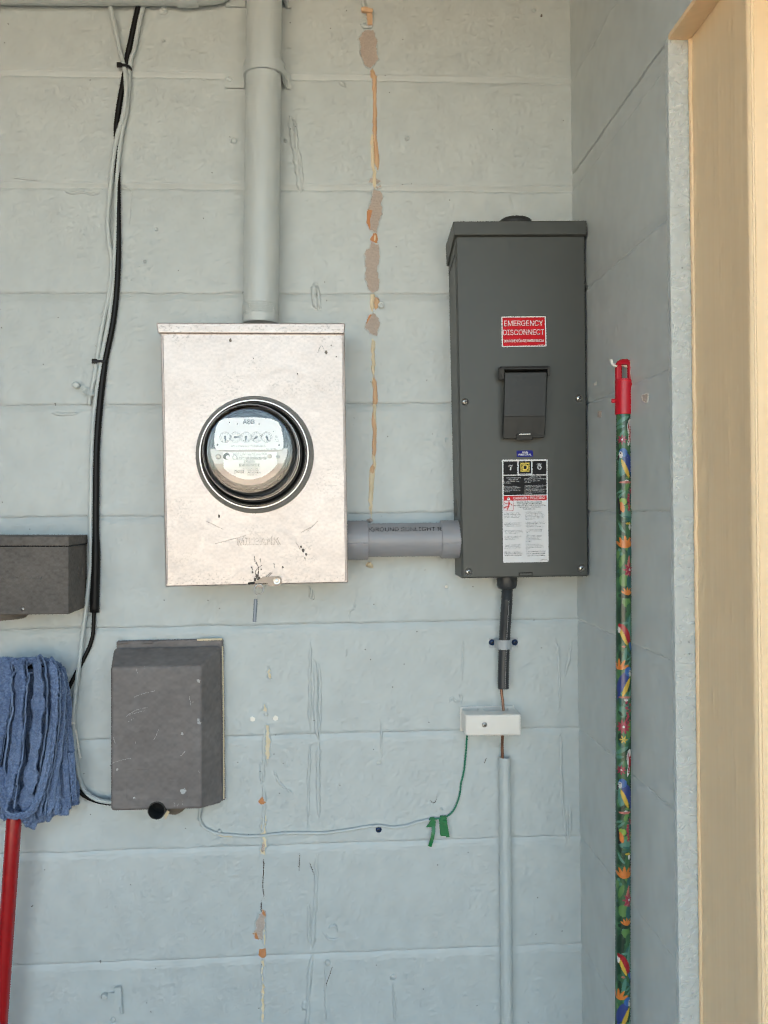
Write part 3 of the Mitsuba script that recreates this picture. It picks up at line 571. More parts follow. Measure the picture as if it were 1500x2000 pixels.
fp = part(me, 'faceplate', ms.shape(mpoly([(421, 872), (420, 858), (424, 835), (430, 824), (440, 818.5), (460, 816.5), (500, 816), (530, 819), (543, 825), (549, 836), (553, 858), (553, 874), (550, 879), (425, 879)]).buffer(-0.001).buffer(0.001), 0.004, 0.0055), 'meter_face', 30)
hF = 0.0055
dg = Point(0, 0).buffer(1.0, quad_segs=12)
def mcirc(x, y, r): u, v = mpt(x, y); return affinity.translate(affinity.scale(dg, r * kn, r * kn), u, -v)
def mtxt(s, x0, x1, y, h, z, bold=False):
    u, v = mpt(x0, y); return put(textm(s, h * kn, 0.0004, bold, (x1 - x0) * kn), ms.o + ms.r * u - ms.u * v + ms.n * z, ms.r, ms.u)
ink = [mtxt('ABB', 475.5, 498, 829, 8.5, hF, True), mtxt('KILOWATTHOURS', 454, 519, 873, 2.6, hF), mtxt('Kh', 537, 543, 855.5, 3.2, hF), mtxt('7.2', 536, 544, 863, 3.4, hF), mtxt('CL 200', 520, 539, 878, 1.8, hF)]
for x, y, r in ((450, 826, 1.1), (534, 844, .9), (427, 869, 2.0), (545, 870, 1.8), (465, 829, 1.4), (507, 829, 1.4)): ink.append(ms.shape(mcirc(x, y, r), hF, hF + 0.0004))
part(fp, 'print', ink, 'ink', False)
for x, ang, order in ((441.4, -80, 1), (461, 3, -1), (481.2, -92, 1), (501.7, 215, -1), (521.3, -70, 1)):
    y = 854.5; bits = [ms.shape(mcirc(x, y, 10.4).difference(mcirc(x, y, 9.9)), hF, hF + 0.0004)]
    for i in range(10):
        a = math.radians(90 - order * 36 * i); bits.append(mtxt(str(i), x + 7.9 * math.cos(a) - 1.2, x + 7.9 * math.cos(a) + 1.2, y - 7.9 * math.sin(a) + 1.5, 3.0, hF))
    dk = part(fp, 'dial', bits, 'ink', False)
    a = math.radians(ang); u, v = mpt(x, y); ca, sa = math.cos(a), math.sin(a)
    P = Polygon([(-2.5, -1.5), (1, -2.1), (8.6, -0.5), (8.6, 0.5), (1, 2.1), (-2.5, 1.5)]); P = affinity.translate(affinity.scale(affinity.rotate(P, ang, origin=(0, 0)), kn, kn, origin=(0, 0)), u, -v)
    part(fp, 'dial_pointer', ms.shape(P, hF + 0.0006, hF + 0.0016), 'ink', False)
hN = -0.0014
def barcode(x0, x1, y0, y1, seed):
    q = random.Random(seed); x = x0; out = []
    while x < x1:
        w = q.choice((0.6, 0.6, 1.2)); out.append(ms.shape(mpoly([(x, y0), (x + w, y0), (x + w, y1), (x, y1)]), hN, hN + 0.0004)); x += w + q.choice((0.6, 1.0))
    return out
ink = [mtxt('FM2S CL200 240V 3W 60Hz TA30', 456, 520, 889, 3.4, hN), mtxt('LCEC', 464, 477.5, 897, 5, hN, True), mtxt('3746258', 476, 497, 903.5, 4.2, hN, True), mtxt('TLAC3746258', 472, 503, 915.5, 2.8, hN), mtxt('DCSI', 458, 477, 923.5, 5.2, hN, True),
       mtxt('SINGLE STATOR', 483, 504, 919.8, 2.4, hN, True), mtxt('WATT HOUR METER', 483, 509, 924, 2.4, hN, True), mtxt('TYPE AB1-SW', 483, 502, 928.3, 2.4, hN, True), ms.shape(mcirc(458.5, 893.5, 4.2).difference(mcirc(458.5, 893.5, 3.5)), hN, hN + 0.0004)]
ink += barcode(480, 520, 892, 897.5, 3) + barcode(467, 507, 905, 911, 5)
part(npk, 'print', ink, 'ink', False)
scr = []
for x, y, r, m in ((427, 891, 5.2, 'rust_steel'), (526, 891, 4.4, 'rust_steel'), (542, 892, 3.6, 'collar_gray')):
    u, v = mpt(x, y); part(me, 'screw', lathe([(0, 0.0022), (r * kn * .7, 0.002), (r * kn, 0.0008), (r * kn, -0.002)], ms.o + ms.r * u - ms.u * v + ms.n * -0.0016, ms.n, 20), m, 30)
part(me, 'clip_hole', ms.shape(mcirc(443, 891, 6.6), -0.0012, -0.0008), 'black_matte', False)
u, v = mpt(445.5, 892.5); part(me, 'screw', lathe([(0, 0.0022), (3.2 * kn, 0.002), (4 * kn, 0.0)], ms.o + ms.r * u - ms.u * v + ms.n * -0.0006, ms.n, 20), 'bright_steel', 30)

# ------------------------------------------------------------------ emergency disconnect
ds = thing('disconnect_box', 'tall dark gray steel circuit breaker box with red and white warning labels', 'breaker box')
d0, d1 = 0.098, 0.092
def dq(x, y): return at(x, y, np.interp(y, [460, 1128], [d0, d1]))
fq = np.array([dq(889, 446), dq(1143.5, 445), dq(1150, 1126), dq(902.5, 1130)])
bq = fq.copy(); bq[:, 1] = 0
mid = fq + np.array([0, 0.006, 0])
part(ds, 'body', rbox(np.concatenate([mid, bq]), 0.002), 'gray_enamel', 40)
ins = np.array([[0.0016, 0, 0], [-0.0016, 0, 0], [-0.0016, 0, 0.0012], [0.0016, 0, 0.0012]])
dc = part(ds, 'cover', rbox(np.concatenate([fq + ins, mid + ins + [0, 0.004, 0]]), 0.0022), 'gray_enamel', 40)
dsh = Sheet(fq[0], fq[1], fq[3])
def dpt(x, y):
    """survey mark on the cover -> point on the cover plane"""
    v = _ray(x, y); return CAM + v * (((dsh.o - CAM) @ dsh.n) / (v @ dsh.n))
capd = 0.106
c4 = np.array([at(885, 432, capd), at(1146, 430.5, capd), at(1147, 458, capd), at(886.5, 459, capd)])
cb = c4.copy(); cb[:, 1] = 0; cb[:2, 2] -= 0.010; cb[2:, 2] -= 0.026
part(ds, 'rain_cap', rbox(np.concatenate([c4, cb]), 0.0018), 'gray_enamel', 40)
ct = at(1006, 432, capd)[2]; ht = at(1006, 421, 0.07)[2]; cc = at(1006, 425, 0.045)
part(ds, 'hub', lathe([(0, ht - ct + 0.028), (0.026, ht - ct + 0.028), (0.0295, ht - ct + 0.025), (0.031, ht - ct + 0.02), (0.031, 0)], (cc[0], -0.045, ct - 0.028), (0, 0, 1), 48), 'dark_plastic', 35)
# sloping seam and knockout on the visible side
xL = lambda y: np.interp(y, [0, 1], [0, 1])
fl = fq[0]; bl = fq[3]
def side_pt(z, d, e=0.0):
    t_ = (fl[2] - z) / (fl[2] - bl[2]); x = fl[0] + (bl[0] - fl[0]) * t_; return np.array([x - e, -d, z])
z1, z2 = at(887, 495, 0.09)[2], at(878, 519, 0.0)[2]
part(ds, 'side_seam', hull([side_pt(z, d, e) for d, z in ((0.088, z1), (0.088, z1 - 0.004), (0.004, z1 - 0.012), (0.004, z1 - 0.016)) for e in (-0.002, 0.0006)]), 'black', False)
kz = at(888, 992, 0.05)[2]; kc = side_pt(kz, 0.03, 0.0)
part(ds, 'knockout', lathe([(0.016, -0.001), (0.016, 0.0010), (0.0145, 0.0010), (0.0145, -0.001)], kc, (-1, 0, 0), 32, ref=(0, 0, 1)), 'gray_enamel', 30)
# breaker flap
flp = lambda x, y, h: dpt(x, y) if h == 0 else (lambda v: CAM + v * (((dsh.o + dsh.n * h - CAM) @ dsh.n) / (v @ dsh.n)))(_ray(x, y))
hF_ = 0.026
fk = part(ds, 'flap', rbox(np.array([flp(986, 727, hF_), flp(1069, 726, hF_), flp(1067, 814, hF_), flp(984, 815, hF_)] + [flp(986, 727, 0.0) * [1, 0, 1] + flp(986, 727, hF_) * [0, 0, 0] + [0, flp(986, 727, 0.0)[1], 0], flp(1069, 726, 0.0), flp(1064, 850, 0.004), flp(980, 850, 0.004)]), 0.0025), 'dark_plastic', 40)
part(fk, 'lower_lip', rbox(np.array([flp(984, 812, hF_ - 0.0008), flp(1067, 811, hF_ - 0.0008), flp(1064, 855, 0.018), flp(982.5, 857, 0.018), flp(984, 814, 0.0), flp(1063, 813, 0.0), flp(1060, 850, 0.0), flp(981, 850, 0.0)]), 0.002), 'dark_plastic', 40)
part(fk, 'hinge_bar', [rbox(np.array([flp(976, 716, 0.022), flp(1072, 715, 0.022), flp(1072, 721, 0.024), flp(976, 722, 0.024), flp(976, 716, 0), flp(1072, 715, 0), flp(1072, 726, 0), flp(976, 727, 0)]), 0.0015),
                       rbox(np.array([flp(974, 717, 0.022), flp(985.5, 717, 0.024), flp(985.5, 741, 0.020), flp(974, 743, 0.016), flp(976, 717, 0), flp(986, 717, 0), flp(986, 741, 0), flp(976, 741, 0)]), 0.0015),
                       rbox(np.array([flp(1069.5, 715, 0.022), flp(1073, 715, 0.022), flp(1072.5, 734, 0.020), flp(1069.5, 734, 0.020), flp(1069, 715, 0), flp(1073, 715, 0), flp(1072, 734, 0), flp(1069, 734, 0)]), 0.001)], 'dark_plastic', 40)
fs = Sheet(flp(986, 727, hF_), flp(1069, 726, hF_), flp(984, 815, hF_))
rel = [fs.rect(0.06, 0.10, 0.94, 0.125, 0, 0.0006), fs.rect(0.06, 0.93, 0.94, 0.95, 0, 0.0006)]
for i in range(8):
    x = 0.12
    while x < 0.86:
        w = rng.uniform(0.03, 0.14); rel.append(fs.rect(x, 0.18 + i * 0.09, min(x + w, 0.9), 0.215 + i * 0.09, 0, 0.0005)); x += w + 0.03
part(fk, 'raised_lettering', rel, 'dark_plastic', False)
lt = part(ds, 'latch_tab', rbox(np.array([flp(1009, 848, 0.022), flp(1040, 847, 0.022), flp(1040, 859, 0.020), flp(1009, 860, 0.020), flp(1009, 849, 0), flp(1040, 848, 0), flp(1040, 859, 0), flp(1009, 860, 0)]), 0.001), 'dark_plastic', 40)
part(lt, 'tongue', rbox(np.array([flp(1014, 847.2, 0.0235), flp(1036, 846.6, 0.0235), flp(1036, 848.6, 0.0235), flp(1014, 849.2, 0.0235), flp(1014, 847.2, 0.018), flp(1036, 846.6, 0.018), flp(1036, 848.6, 0.018), flp(1014, 849.2, 0.018)]), 0.0004), 'bright_steel', 40)
part(ds, 'latch_slot', [Sheet(dpt(1013, 1118), dpt(1040, 1117), dpt(1013, 1125)).rect(0, 0, 1, 1, 0.0, 0.0006)], 'black', False)
part(ds, 'latch_slot_plate', [Sheet(dpt(1013, 1118), dpt(1040, 1117), dpt(1013, 1125)).rect(.08, .3, .92, .85, 0.0007, 0.0014)], 'gray_enamel', False)
def screw(parent, o, n, r, mat='bright_steel', ang=0.6, slot='black', name='screw', phil=True):
    n = np.asarray(n, float)
    k_ = part(parent, name, lathe([(0, r * 0.55), (r * 0.45, r * 0.52), (r * 0.8, r * 0.34), (r, r * 0.08), (r, -0.001)], o, n, 28), mat, True)
    a = np.array([math.cos(ang), 0, math.sin(ang)]); b = np.array([-math.sin(ang), 0, math.cos(ang)])
    o = np.asarray(o)
    def bar(u, v, L, w): return hull([o + u * s * L + v * q * w + n * h for s in (-1, 1) for q in (-1, 1) for h in (r * 0.3, r * 0.59)])
    part(k_, 'slot', [bar(a, b, r * 0.62, r * 0.11)] + ([bar(b, a, r * 0.35, r * 0.13)] if phil else []), slot, False)
for x, y, a in ((908, 785, 0.2), (1131, 778, 1.0), (915, 1117, 2.2), (1136, 1110, 0.9)): screw(dc, dpt(x, y), dsh.n, 7.2 * pxm(0.095), ang=a)
# emergency label
def lab(TL, TR, BL): return Sheet(dpt(*TL), dpt(*TR), dpt(*BL))
L1 = lab((979, 618.5), (1066, 617.5), (979, 678)); e = 0.00035
k1 = part(ds, 'emergency_label', L1.rect(0, 0, 1, 1, 0, e, 0.0012), 'label_white', False, label='red label with white lettering and border')
part(k1, 'red_field', L1.rect(0.026, 0.035, 0.974, 0.965, e, 2 * e, 0.0006), 'label_red', False)
part(k1, 'lettering', [L1.text('EMERGENCY', 0.06, 0.93, 0.315, 0.178, 2 * e, 3 * e), L1.text('DISCONNECT', 0.035, 0.955, 0.61, 0.175, 2 * e, 3 * e),
                       L1.text('DESCONEXIÓN DE EMERGENCIA', 0.045, 0.945, 0.845, 0.082, 2 * e, 3 * e, True), L1.text('80243-754-01', 0.82, 0.955, 0.945, 0.028, 2 * e, 3 * e)], 'label_white', False)
L2 = lab((1009, 880), (1041, 879.5), (1009, 892.7))
k2 = part(ds, 'main_label', L2.poly([(0, 0.02), (0.93, 0), (1, 0.2), (1, 0.98), (0, 1)], 0, e), 'label_blue', False, label='small blue label under the flap')
part(k2, 'lettering', [L2.text('MAIN', 0.33, 0.69, 0.42, 0.28, e, 2 * e, True), L2.text('PRINCIPAL', 0.12, 0.88, 0.80, 0.28, e, 2 * e, True)], 'label_white', False)
L3 = lab((980.3, 898), (1069.2, 897), (985.2, 1099))
k3 = part(ds, 'danger_label', L3.rect(0, 0, 1, 1, 0, e), 'label_white', False, label='tall black, red and white danger label')
a, b, c3 = e, 2 * e, 3 * e
part(k3, 'black_field', [L3.rect(0.03, 0.016, 0.335, 0.146, a, b), L3.rect(0.365, 0.016, 0.635, 0.138, a, b), L3.rect(0.665, 0.016, 0.972, 0.146, a, b), L3.rect(0.03, 0.156, 0.972, 0.343, a, b)], 'label_black', False)
part(k3, 'red_band', L3.rect(0.025, 0.352, 0.972, 0.397, a, b), 'label_red', False)
W_, H_ = L3.W, L3.H
sq = sbox(0.405 * W_, -0.118 * H_, 0.6 * W_, -0.032 * H_); sq = sq.difference(sq.buffer(-0.0016))
dd = Polygon([(0.455 * W_, -0.05 * H_), (0.53 * W_, -0.05 * H_), (0.56 * W_, -0.062 * H_), (0.56 * W_, -0.09 * H_), (0.53 * W_, -0.103 * H_), (0.455 * W_, -0.103 * H_)])
dd = dd.buffer(0.0006).difference(dd.buffer(-0.0017)).union(sbox(0.445 * W_, -0.055 * H_, 0.475 * W_, -0.047 * H_)).union(sbox(0.445 * W_, -0.106 * H_, 0.475 * W_, -0.098 * H_))
part(k3, 'logo', L3.shape(sq.union(dd), b, c3), 'label_yellow', False)
oo = Point(0.82 * W_, -0.079 * H_).buffer(0.0038).difference(Point(0.82 * W_, -0.079 * H_).buffer(0.0024))
tri = Polygon([(0.088, 0.391), (0.18, 0.391), (0.134, 0.357)])
wt = [L3.text('ON', 0.145, 0.225, 0.068, 0.016, b, c3, True), L3.rect(0.172, 0.073, 0.198, 0.104, b, c3), L3.text('OFF', 0.765, 0.87, 0.058, 0.016, b, c3, True), L3.shape(oo, b, c3),
      L3.text('DANGER / PELIGRO', 0.245, 0.925, 0.386, 0.0235, b, c3, True), L3.poly(list(tri.exterior.coords)[:-1], b, c3)]
for i, s in enumerate(('CIRCUIT BREAKER', 'ENCLOSURE')): wt.append(L3.text(s, 0.09 + 0.05 * i, 0.40 - 0.05 * i, 0.181 + i * 0.018, 0.0105, b, c3))
for i, s in enumerate(('GABINETE PARA', 'INTERRUPTOR AUTOMATICO')): wt.append(L3.text(s, 0.58 - 0.10 * i, 0.86 + 0.1 * i, 0.176 + i * 0.018, 0.0105, b, c3))
for s, u0, u1, v in (('Cat. No. QOM2 225A', 0.04, 0.38, 0.217), ('240V MAX.', 0.04, 0.2, 0.231), ('Handle of circuit breaker', 0.04, 0.34, 0.262), ('in position shows TRIPPED.', 0.04, 0.4, 0.275), ('To reset, move handle', 0.04, 0.38, 0.288), ('to OFF position, then to', 0.04, 0.39, 0.301), ('ON position.', 0.04, 0.17, 0.314),
                     ('Num. de Cat. QOM2 225A', 0.49, 0.83, 0.212), ('240V MAX.', 0.49, 0.63, 0.226), ('La palanca en posicion indicada', 0.49, 0.96, 0.255), ('indica que se ha disparado el', 0.49, 0.9, 0.268), ('interruptor automatico. Para', 0.49, 0.88, 0.281), ('restablecerlo, mueva la palanca a', 0.49, 0.965, 0.294), ('la posicion de abierto (OFF),', 0.49, 0.88, 0.307), ('despues a la posicion', 0.49, 0.92, 0.320), ('de cerrado (ON).', 0.49, 0.66, 0.334)):
    wt.append(L3.text(s, u0, u1, v, 0.0072, b, c3))
part(k3, 'white_lettering', wt, 'label_white', False)
def seg(p, q, w): return L3.shape(LineString([(p[0] * W_, -p[1] * H_), (q[0] * W_, -q[1] * H_)]).buffer(w), a, b)
rd = [seg((0.03, 0.492), (0.235, 0.492), 0.0003), seg((0.235, 0.4), (0.235, 0.492), 0.0003), seg((0.03, 0.4), (0.03, 0.492), 0.0003), L3.shape(Point(0.145 * W_, -0.409 * H_).buffer(0.0012), a, b),
      seg((0.145, 0.415), (0.14, 0.447), 0.0013), seg((0.14, 0.447), (0.045, 0.468), 0.0009), seg((0.14, 0.447), (0.10, 0.483), 0.0009), seg((0.148, 0.418), (0.21, 0.442), 0.0007), seg((0.14, 0.42), (0.06, 0.425), 0.0006), seg((0.06, 0.425), (0.03, 0.408), 0.0005)]
part(k3, 'pictogram', rd, 'label_red', False)
bt = [L3.poly([(0.128, 0.368), (0.14, 0.368), (0.137, 0.381), (0.131, 0.381)], c3, c3 + e), L3.text('SQUARE D', 0.385, 0.565, 0.1485, 0.0085, a, b, True)]
for s, u0, u1, v in (('HAZARD OF ELECTRIC SHOCK,', 0.30, 0.88, 0.418), ('EXPLOSION, OR ARC FLASH', 0.33, 0.86, 0.434), ('PELIGRO DE DESCARGA ELÉCTRICA,', 0.245, 0.945, 0.451), ('EXPLOSIÓN O DESTELLO', 0.35, 0.83, 0.469), ('POR ARQUEO', 0.46, 0.72, 0.487)):
    bt.append(L3.text(s, u0, u1, v, 0.0105, a, b, True))
left = [('• Apply appropriate personal', .40, .522), ('protective equipment (PPE)', .40, .5365), ('and follow safe electrical work', .43, .551), ('practices. See NFPA 70E.', .37, .5655), ('• This equipment must only be', .42, .619), ('installed and serviced by', .36, .6335), ('qualified electrical personnel.', .41, .648),
        ('• Turn off all power supplying', .41, .690), ('this equipment before working', .44, .7045), ('on or inside equipment.', .33, .719), ('• Always use a properly rated', .41, .748), ('voltage sensing device to', .35, .7625), ('confirm power is off.', .29, .777),
        ('• Replace all devices, doors', .39, .832), ('and covers before turning', .36, .8465), ('on power to this equipment.', .40, .861)]
right = [('• Utilice equipo de proteccion', .87, .515), ('personal (EPP) apropiado y', .87, .5295), ('siga las practicas de seguridad', .92, .544), ('electricas establecidas por su', .91, .5585), ('Compania, consulte la norma', .89, .573), ('NFPA 70E.', .65, .5875), ('• Solamente el personal electrico', .94, .613), ('especializado debera instalar y', .93, .6275), ('prestar servicio de', .75, .642), ('mantenimiento a este equipo.', .90, .6565),
         ('• Desconecte el equipo antes', .87, .685), ('de realizar cualquier trabajo', .86, .6995), ('en el.', .55, .714), ('• Siempre utilice un dispositivo', .88, .742), ('detector de tension de valor', .85, .7565), ('nominal adecuado para', .79, .771), ('confirmar la desenergizacion', .87, .7855), ('del equipo.', .64, .80), ('• Vuelva a colocar todos los', .83, .829), ('dispositivos, las puertas y las', .88, .8435), ('cubiertas antes de energizar el', .90, .858), ('equipo.', .59, .8725)]
for s, u1, v in left: bt.append(L3.text(s, 0.035, u1, v, 0.0078, a, b))
for s, u1, v in right: bt.append(L3.text(s, 0.50, u1, v, 0.0078, a, b))
for s, u0, u1, v in (('Failure to follow these', 0.03, 0.40, 0.902), ('instructions will result in', 0.03, 0.43, 0.918), ('death or serious injury.', 0.03, 0.41, 0.934), ('El incumplimiento de estas', 0.51, 0.93, 0.898), ('instrucciones podra causar', 0.51, 0.93, 0.919), ('la muerte o lesiones serias.', 0.51, 0.93, 0.94), ('80243-686-02', 0.82, 0.97, 0.983)):
    bt.append(L3.text(s, u0, u1, v, 0.0088, a, b, True))
part(k3, 'black_lettering', bt, 'ink', False)

# ------------------------------------------------------------------ horizontal gray conduit between the boxes
pv = thing('gray_conduit', 'gray plastic conduit with printed text joining the meter box to the breaker box', 'conduit')
dP = 0.052; rP = 0.0302
PA, PB = at(676, 1055.5, dP), at(902, 1053, dP); pax = (PB - PA) / np.linalg.norm(PB - PA)
part(pv, 'pipe', sweep(np.linspace(PA, PB, 8), ring(48, rP)), 'pvc_gray', 40)
c0, c1 = at(719, 1055, dP), at(860, 1053.5, dP)
part(pv, 'coupling', [lathe([(rP, np.linalg.norm(c0 - PA)), (rP + 0.0045, np.linalg.norm(c0 - PA) - 0.0004), (rP + 0.005, np.linalg.norm(c0 - PA) - 0.002), (rP + 0.005, 0), (rP, 0)], PA, pax, 48), sweep(np.array([PA, c0]) + np.array([0, -(rP + 0.005), 0.0]) * 0.995 + np.array([0, 0, -0.004]), ring(6, 0.0009))], 'pvc_gray', 30)
part(pv, 'coupling', [lathe([(rP, 0), (rP + 0.0035, 0.0004), (rP + 0.0042, 0.002), (rP + 0.0042, 0.06), (rP, 0.06)], c1, pax, 48), sweep(np.array([c1, c1 + pax * 0.05]) + np.array([0, -(rP + 0.0042), 0.0]) * 0.995 + np.array([0, 0, -0.006]), ring(6, 0.0009))], 'pvc_gray', 30)
tmh = meshkit.text_mesh('RGROUND SUNLIGHT RE', 0.0083, 0.0003)
b_ = tmh.bounds; x0, x1 = at(716, 1030, dP + 0.03)[0] + 0.0, at(870, 1030, dP + 0.03)[0]
V = np.asarray(tmh.vertices); uu = (V[:, 0] - b_[0][0]) / (b_[1][0] - b_[0][0]) * (x1 - x0) + x0
zt0 = at(790, 1037.5, dP + 0.025)[2] - (PA[2] + PB[2]) / 2
th = np.arcsin(np.clip(zt0 / rP, -1, 1)) + V[:, 1] / rP
axp = lambda x: PA + pax * ((x - PA[0]) / pax[0])
cen = np.array([axp(x) for x in uu]); rr_ = rP + 0.0003 + V[:, 2]
tmh.vertices = cen + np.c_[np.zeros(len(V)), -rr_ * np.cos(th), rr_ * np.sin(th)]
keep = uu < c1[0] - 0.0005; tmh.update_faces(keep[tmh.faces].all(1)); keep2 = np.array(tmh.vertices)[:, 0] > c0[0] + 0.0003; tmh.update_faces(keep2[tmh.faces].all(1))
part(pv, 'printed_text', tmh, 'ink', False)

# ------------------------------------------------------------------ flexible conduit, copper, bonding block, lower conduit
fx = thing('flexible_conduit', 'short black ribbed flexible conduit under the breaker box', 'conduit')
zc = dq(990, 1128)[2]
part(fx, 'connector', lathe([(0, 0.004), (0.0188, 0.004), (0.0190, -0.010), (0.0180, -0.020), (0.0150, -0.0245), (0.012, -0.025), (0, -0.025)], (at(990, 1140, 0.035)[0], -0.035, zc), (0, 0, 1), 40), 'flex_black', 30)
fpth = curve([at(991, 1140, 0.035), at(990, 1170, 0.033), at(988, 1205, 0.027), at(985.5, 1250, 0.020), at(983.5, 1300, 0.019), at(983, 1345, 0.020)], 22)
ph = np.linspace(0, 1, len(fpth)); rb = 0.0101 + 0.00028 * np.sin(np.arange(len(fpth)) * np.pi)
rb = 0.0098 + 0.0007 * (np.arange(len(fpth)) % 2)
part(fx, 'conduit', sweep(fpth, ring(28), scale=np.c_[rb, rb]), 'flex_black', 50)
hs = np.array(fpth)[::2]
part(fx, 'rib_print', [sweep(np.array([p_ + [0.0012, -0.01035, -0.0012], p_ + [0.0028, -0.01015, 0.0012]]), ring(5, 0.0004)) for p_ in hs[12:-1]], 'scratch_white', True)
sp = at(983.5, 1255, 0.0); xw = at(984.5, 1252, 0.02)[0]
strap_on(fx, sp[2], xw, (xw - at(955, 1255)[0], at(1011, 1255)[0] - xw), 0.0175, 0.0122, 0.0185, 'strap_gray', [], tt=0.003)
for x in (961, 1005.5): screw(fx, at(x, 1254.5, 0.003), (0, -1, 0), 6.2 * pxm(), 'blue_screw', 0.4, 'black')
cu = thing('copper_wire', 'bare copper ground wire running through the white bonding block', 'wire')
part(cu, 'strand', ptube([(979, 1338), (979.5, 1352), (982, 1370), (983.5, 1392), (983, 1415), (981.5, 1438), (981, 1460), (982, 1490)], 0.0026, [0.02, 0.02, 0.022, 0.028, 0.028, 0.024, 0.016, 0.014], 12, 8), 'copper', True)
bb_ = thing('bonding_block', 'white plastic grounding terminal box with one screw on the wall', 'terminal box')
dB = 0.058
BQ = [(909, 1396), (1018, 1395), (1018, 1437), (909, 1437.5)]
bx = manif(facebox(BQ, 0.002, dB, 0.0035, 0.0))
zt = at(950, 1396, dB)[2]
def notch(x0, x1, dd_): return manif(aabox((at(x0, 1385, 0.02)[0], -dd_, zt - 0.03), (at(x1, 1385, 0.02)[0], 0.0, zt + 0.02), 0.006))
bx = bx - notch(905, 935.5, 0.026) - notch(944, 994, 0.030)
bk = part(bb_, 'housing', bx, 'white_plastic', 40)
part(bb_, 'back_flange', aabox((at(898, 1400)[0], -0.0035, at(900, 1427)[2]), (at(1004, 1400)[0], -0.0005, at(900, 1380)[2]), 0.001), 'white_plastic', 30)
screw(bb_, at(946.3, 1415.6, dB - 0.001), (0, -1, 0), 5.4 * pxm(dB), 'bright_steel', -0.7)
lc = thing('lower_conduit', 'thin painted conduit rising from the ground to the bonding block wire', 'conduit')
LA, LB = at(985.2, 1479, 0.0125), at(990, 2010, 0.0125); LB2 = LA + (LB - LA) * (LA[2] / (LA[2] - LB[2]))
lax = (LA - LB2) / np.linalg.norm(LA - LB2); LL = np.linalg.norm(LA - LB2)
part(lc, 'pipe', lathe([(0.0107, 0), (0.0107, LL - 0.001), (0.0103, LL), (0.0088, LL), (0.0086, LL - 0.05), (0.0, LL - 0.05)], LB2, lax, 40), 'pipe_paint', 30)
gw = thing('green_ground_wire', 'thin green insulated wire curving down from the bonding block', 'wire')
part(gw, 'wire', ptube([(912.5, 1428), (912, 1440), (911, 1455), (908, 1490), (905.5, 1510), (900.5, 1530), (898.5, 1548), (893, 1568), (884, 1585), (872, 1595), (858, 1598.5), (838, 1600)], 0.00165, [0.02, 0.012, 0.008] + [0.005] * 9, 10, 8), 'green_wire', True)
pw = thing('painted_ground_wire', 'painted over wire stapled along the wall below the telephone box', 'wire')
part(pw, 'wire', ptube([(393, 1560), (391, 1585), (389.5, 1599), (398, 1615), (411, 1623), (424, 1628), (452, 1631), (502, 1633.5), (530, 1630), (560, 1627.5), (632, 1627), (660, 1624), (686, 1620), (715, 1615), (740, 1613), (770, 1616), (794, 1613), (815, 1606), (840, 1601)], 0.0027, [0.02, 0.012, 0.005] + [0.0036] * 16, 10, 8), 'pipe_paint', True)
part(pw, 'bare_spot', [ptube(p_, 0.0024, 0.0032, 8, 4) for p_ in ([(428, 1630), (440, 1632), (453, 1632.5)],)], 'cream_coat', True)
for p_ in ([(436, 1630.5), (448, 1631)], [(508, 1633), (526, 1631)]): part(pw, 'green_core', ptube(p_, 0.0022, 0.0036, 8, 4), 'green_wire', True)
for x, y, s_ in ((388, 1599, 3.5), (394, 1611, 3), (428, 1625, 4)): part(pw, 'paint_clump', rbox(np.array([at(x + a_ * s_, y + b_ * s_, d_) for a_ in (-1, 1) for b_ in (-1, 1) for d_ in (0, 0.006)]), 0.0025), 'wall_paint', 40)
screw(pw, at(739.5, 1620.5, 0.002), (0, -1, 0), 5.6 * pxm(), 'blue_screw', 0.4, 'black')
# green tags
Z9 = (820, 1580, 18.75)
g1 = thing('green_wire_tag', 'green plastic wire tag with a curved dangling tail', 'tag')
def zplate(l, d_, t_): return plate(wpoly(zp(l, *Z9), d_), d_, d_ + t_)
part(g1, 'clip', [zplate([(370, 300), (530, 290), (540, 420), (380, 430)], 0.004, 0.006), zplate([(380, 425), (580, 420), (560, 600), (430, 635), (235, 640), (330, 520)], 0.004, 0.004)], 'green_plastic', 30)
tp = curve([at(*q, d_) for q, d_ in zip(zp([(500, 560), (500, 750), (480, 950), (430, 1150), (360, 1370)], *Z9), (0.006, 0.009, 0.011, 0.011, 0.009))], 8)
part(g1, 'tail', sweep(tp, np.array([(-.5, -1), (.5, -1), (.5, 1), (-.5, 1)]) * [0.0066, 0.0007], ref=(0, -1, 0)), 'green_plastic', 30)
g2 = thing('green_wire_tag', 'green plastic wire tag hanging folded flat at the green end of the wire', 'tag')
part(g2, 'clip', zplate([(740, 240), (960, 230), (980, 330), (750, 350)], 0.003, 0.006), 'green_plastic', 30)
part(g2, 'body', zplate([(700, 350), (960, 345), (990, 400), (1000, 940), (900, 960), (780, 968), (740, 930)], 0.004, 0.004), 'green_plastic', 30)
part(g2, 'tail', zplate([(850, 420), (980, 400), (1030, 700), (1085, 1000), (1060, 1030), (970, 1030), (930, 940)], 0.009, 0.002), 'green_plastic', 30)

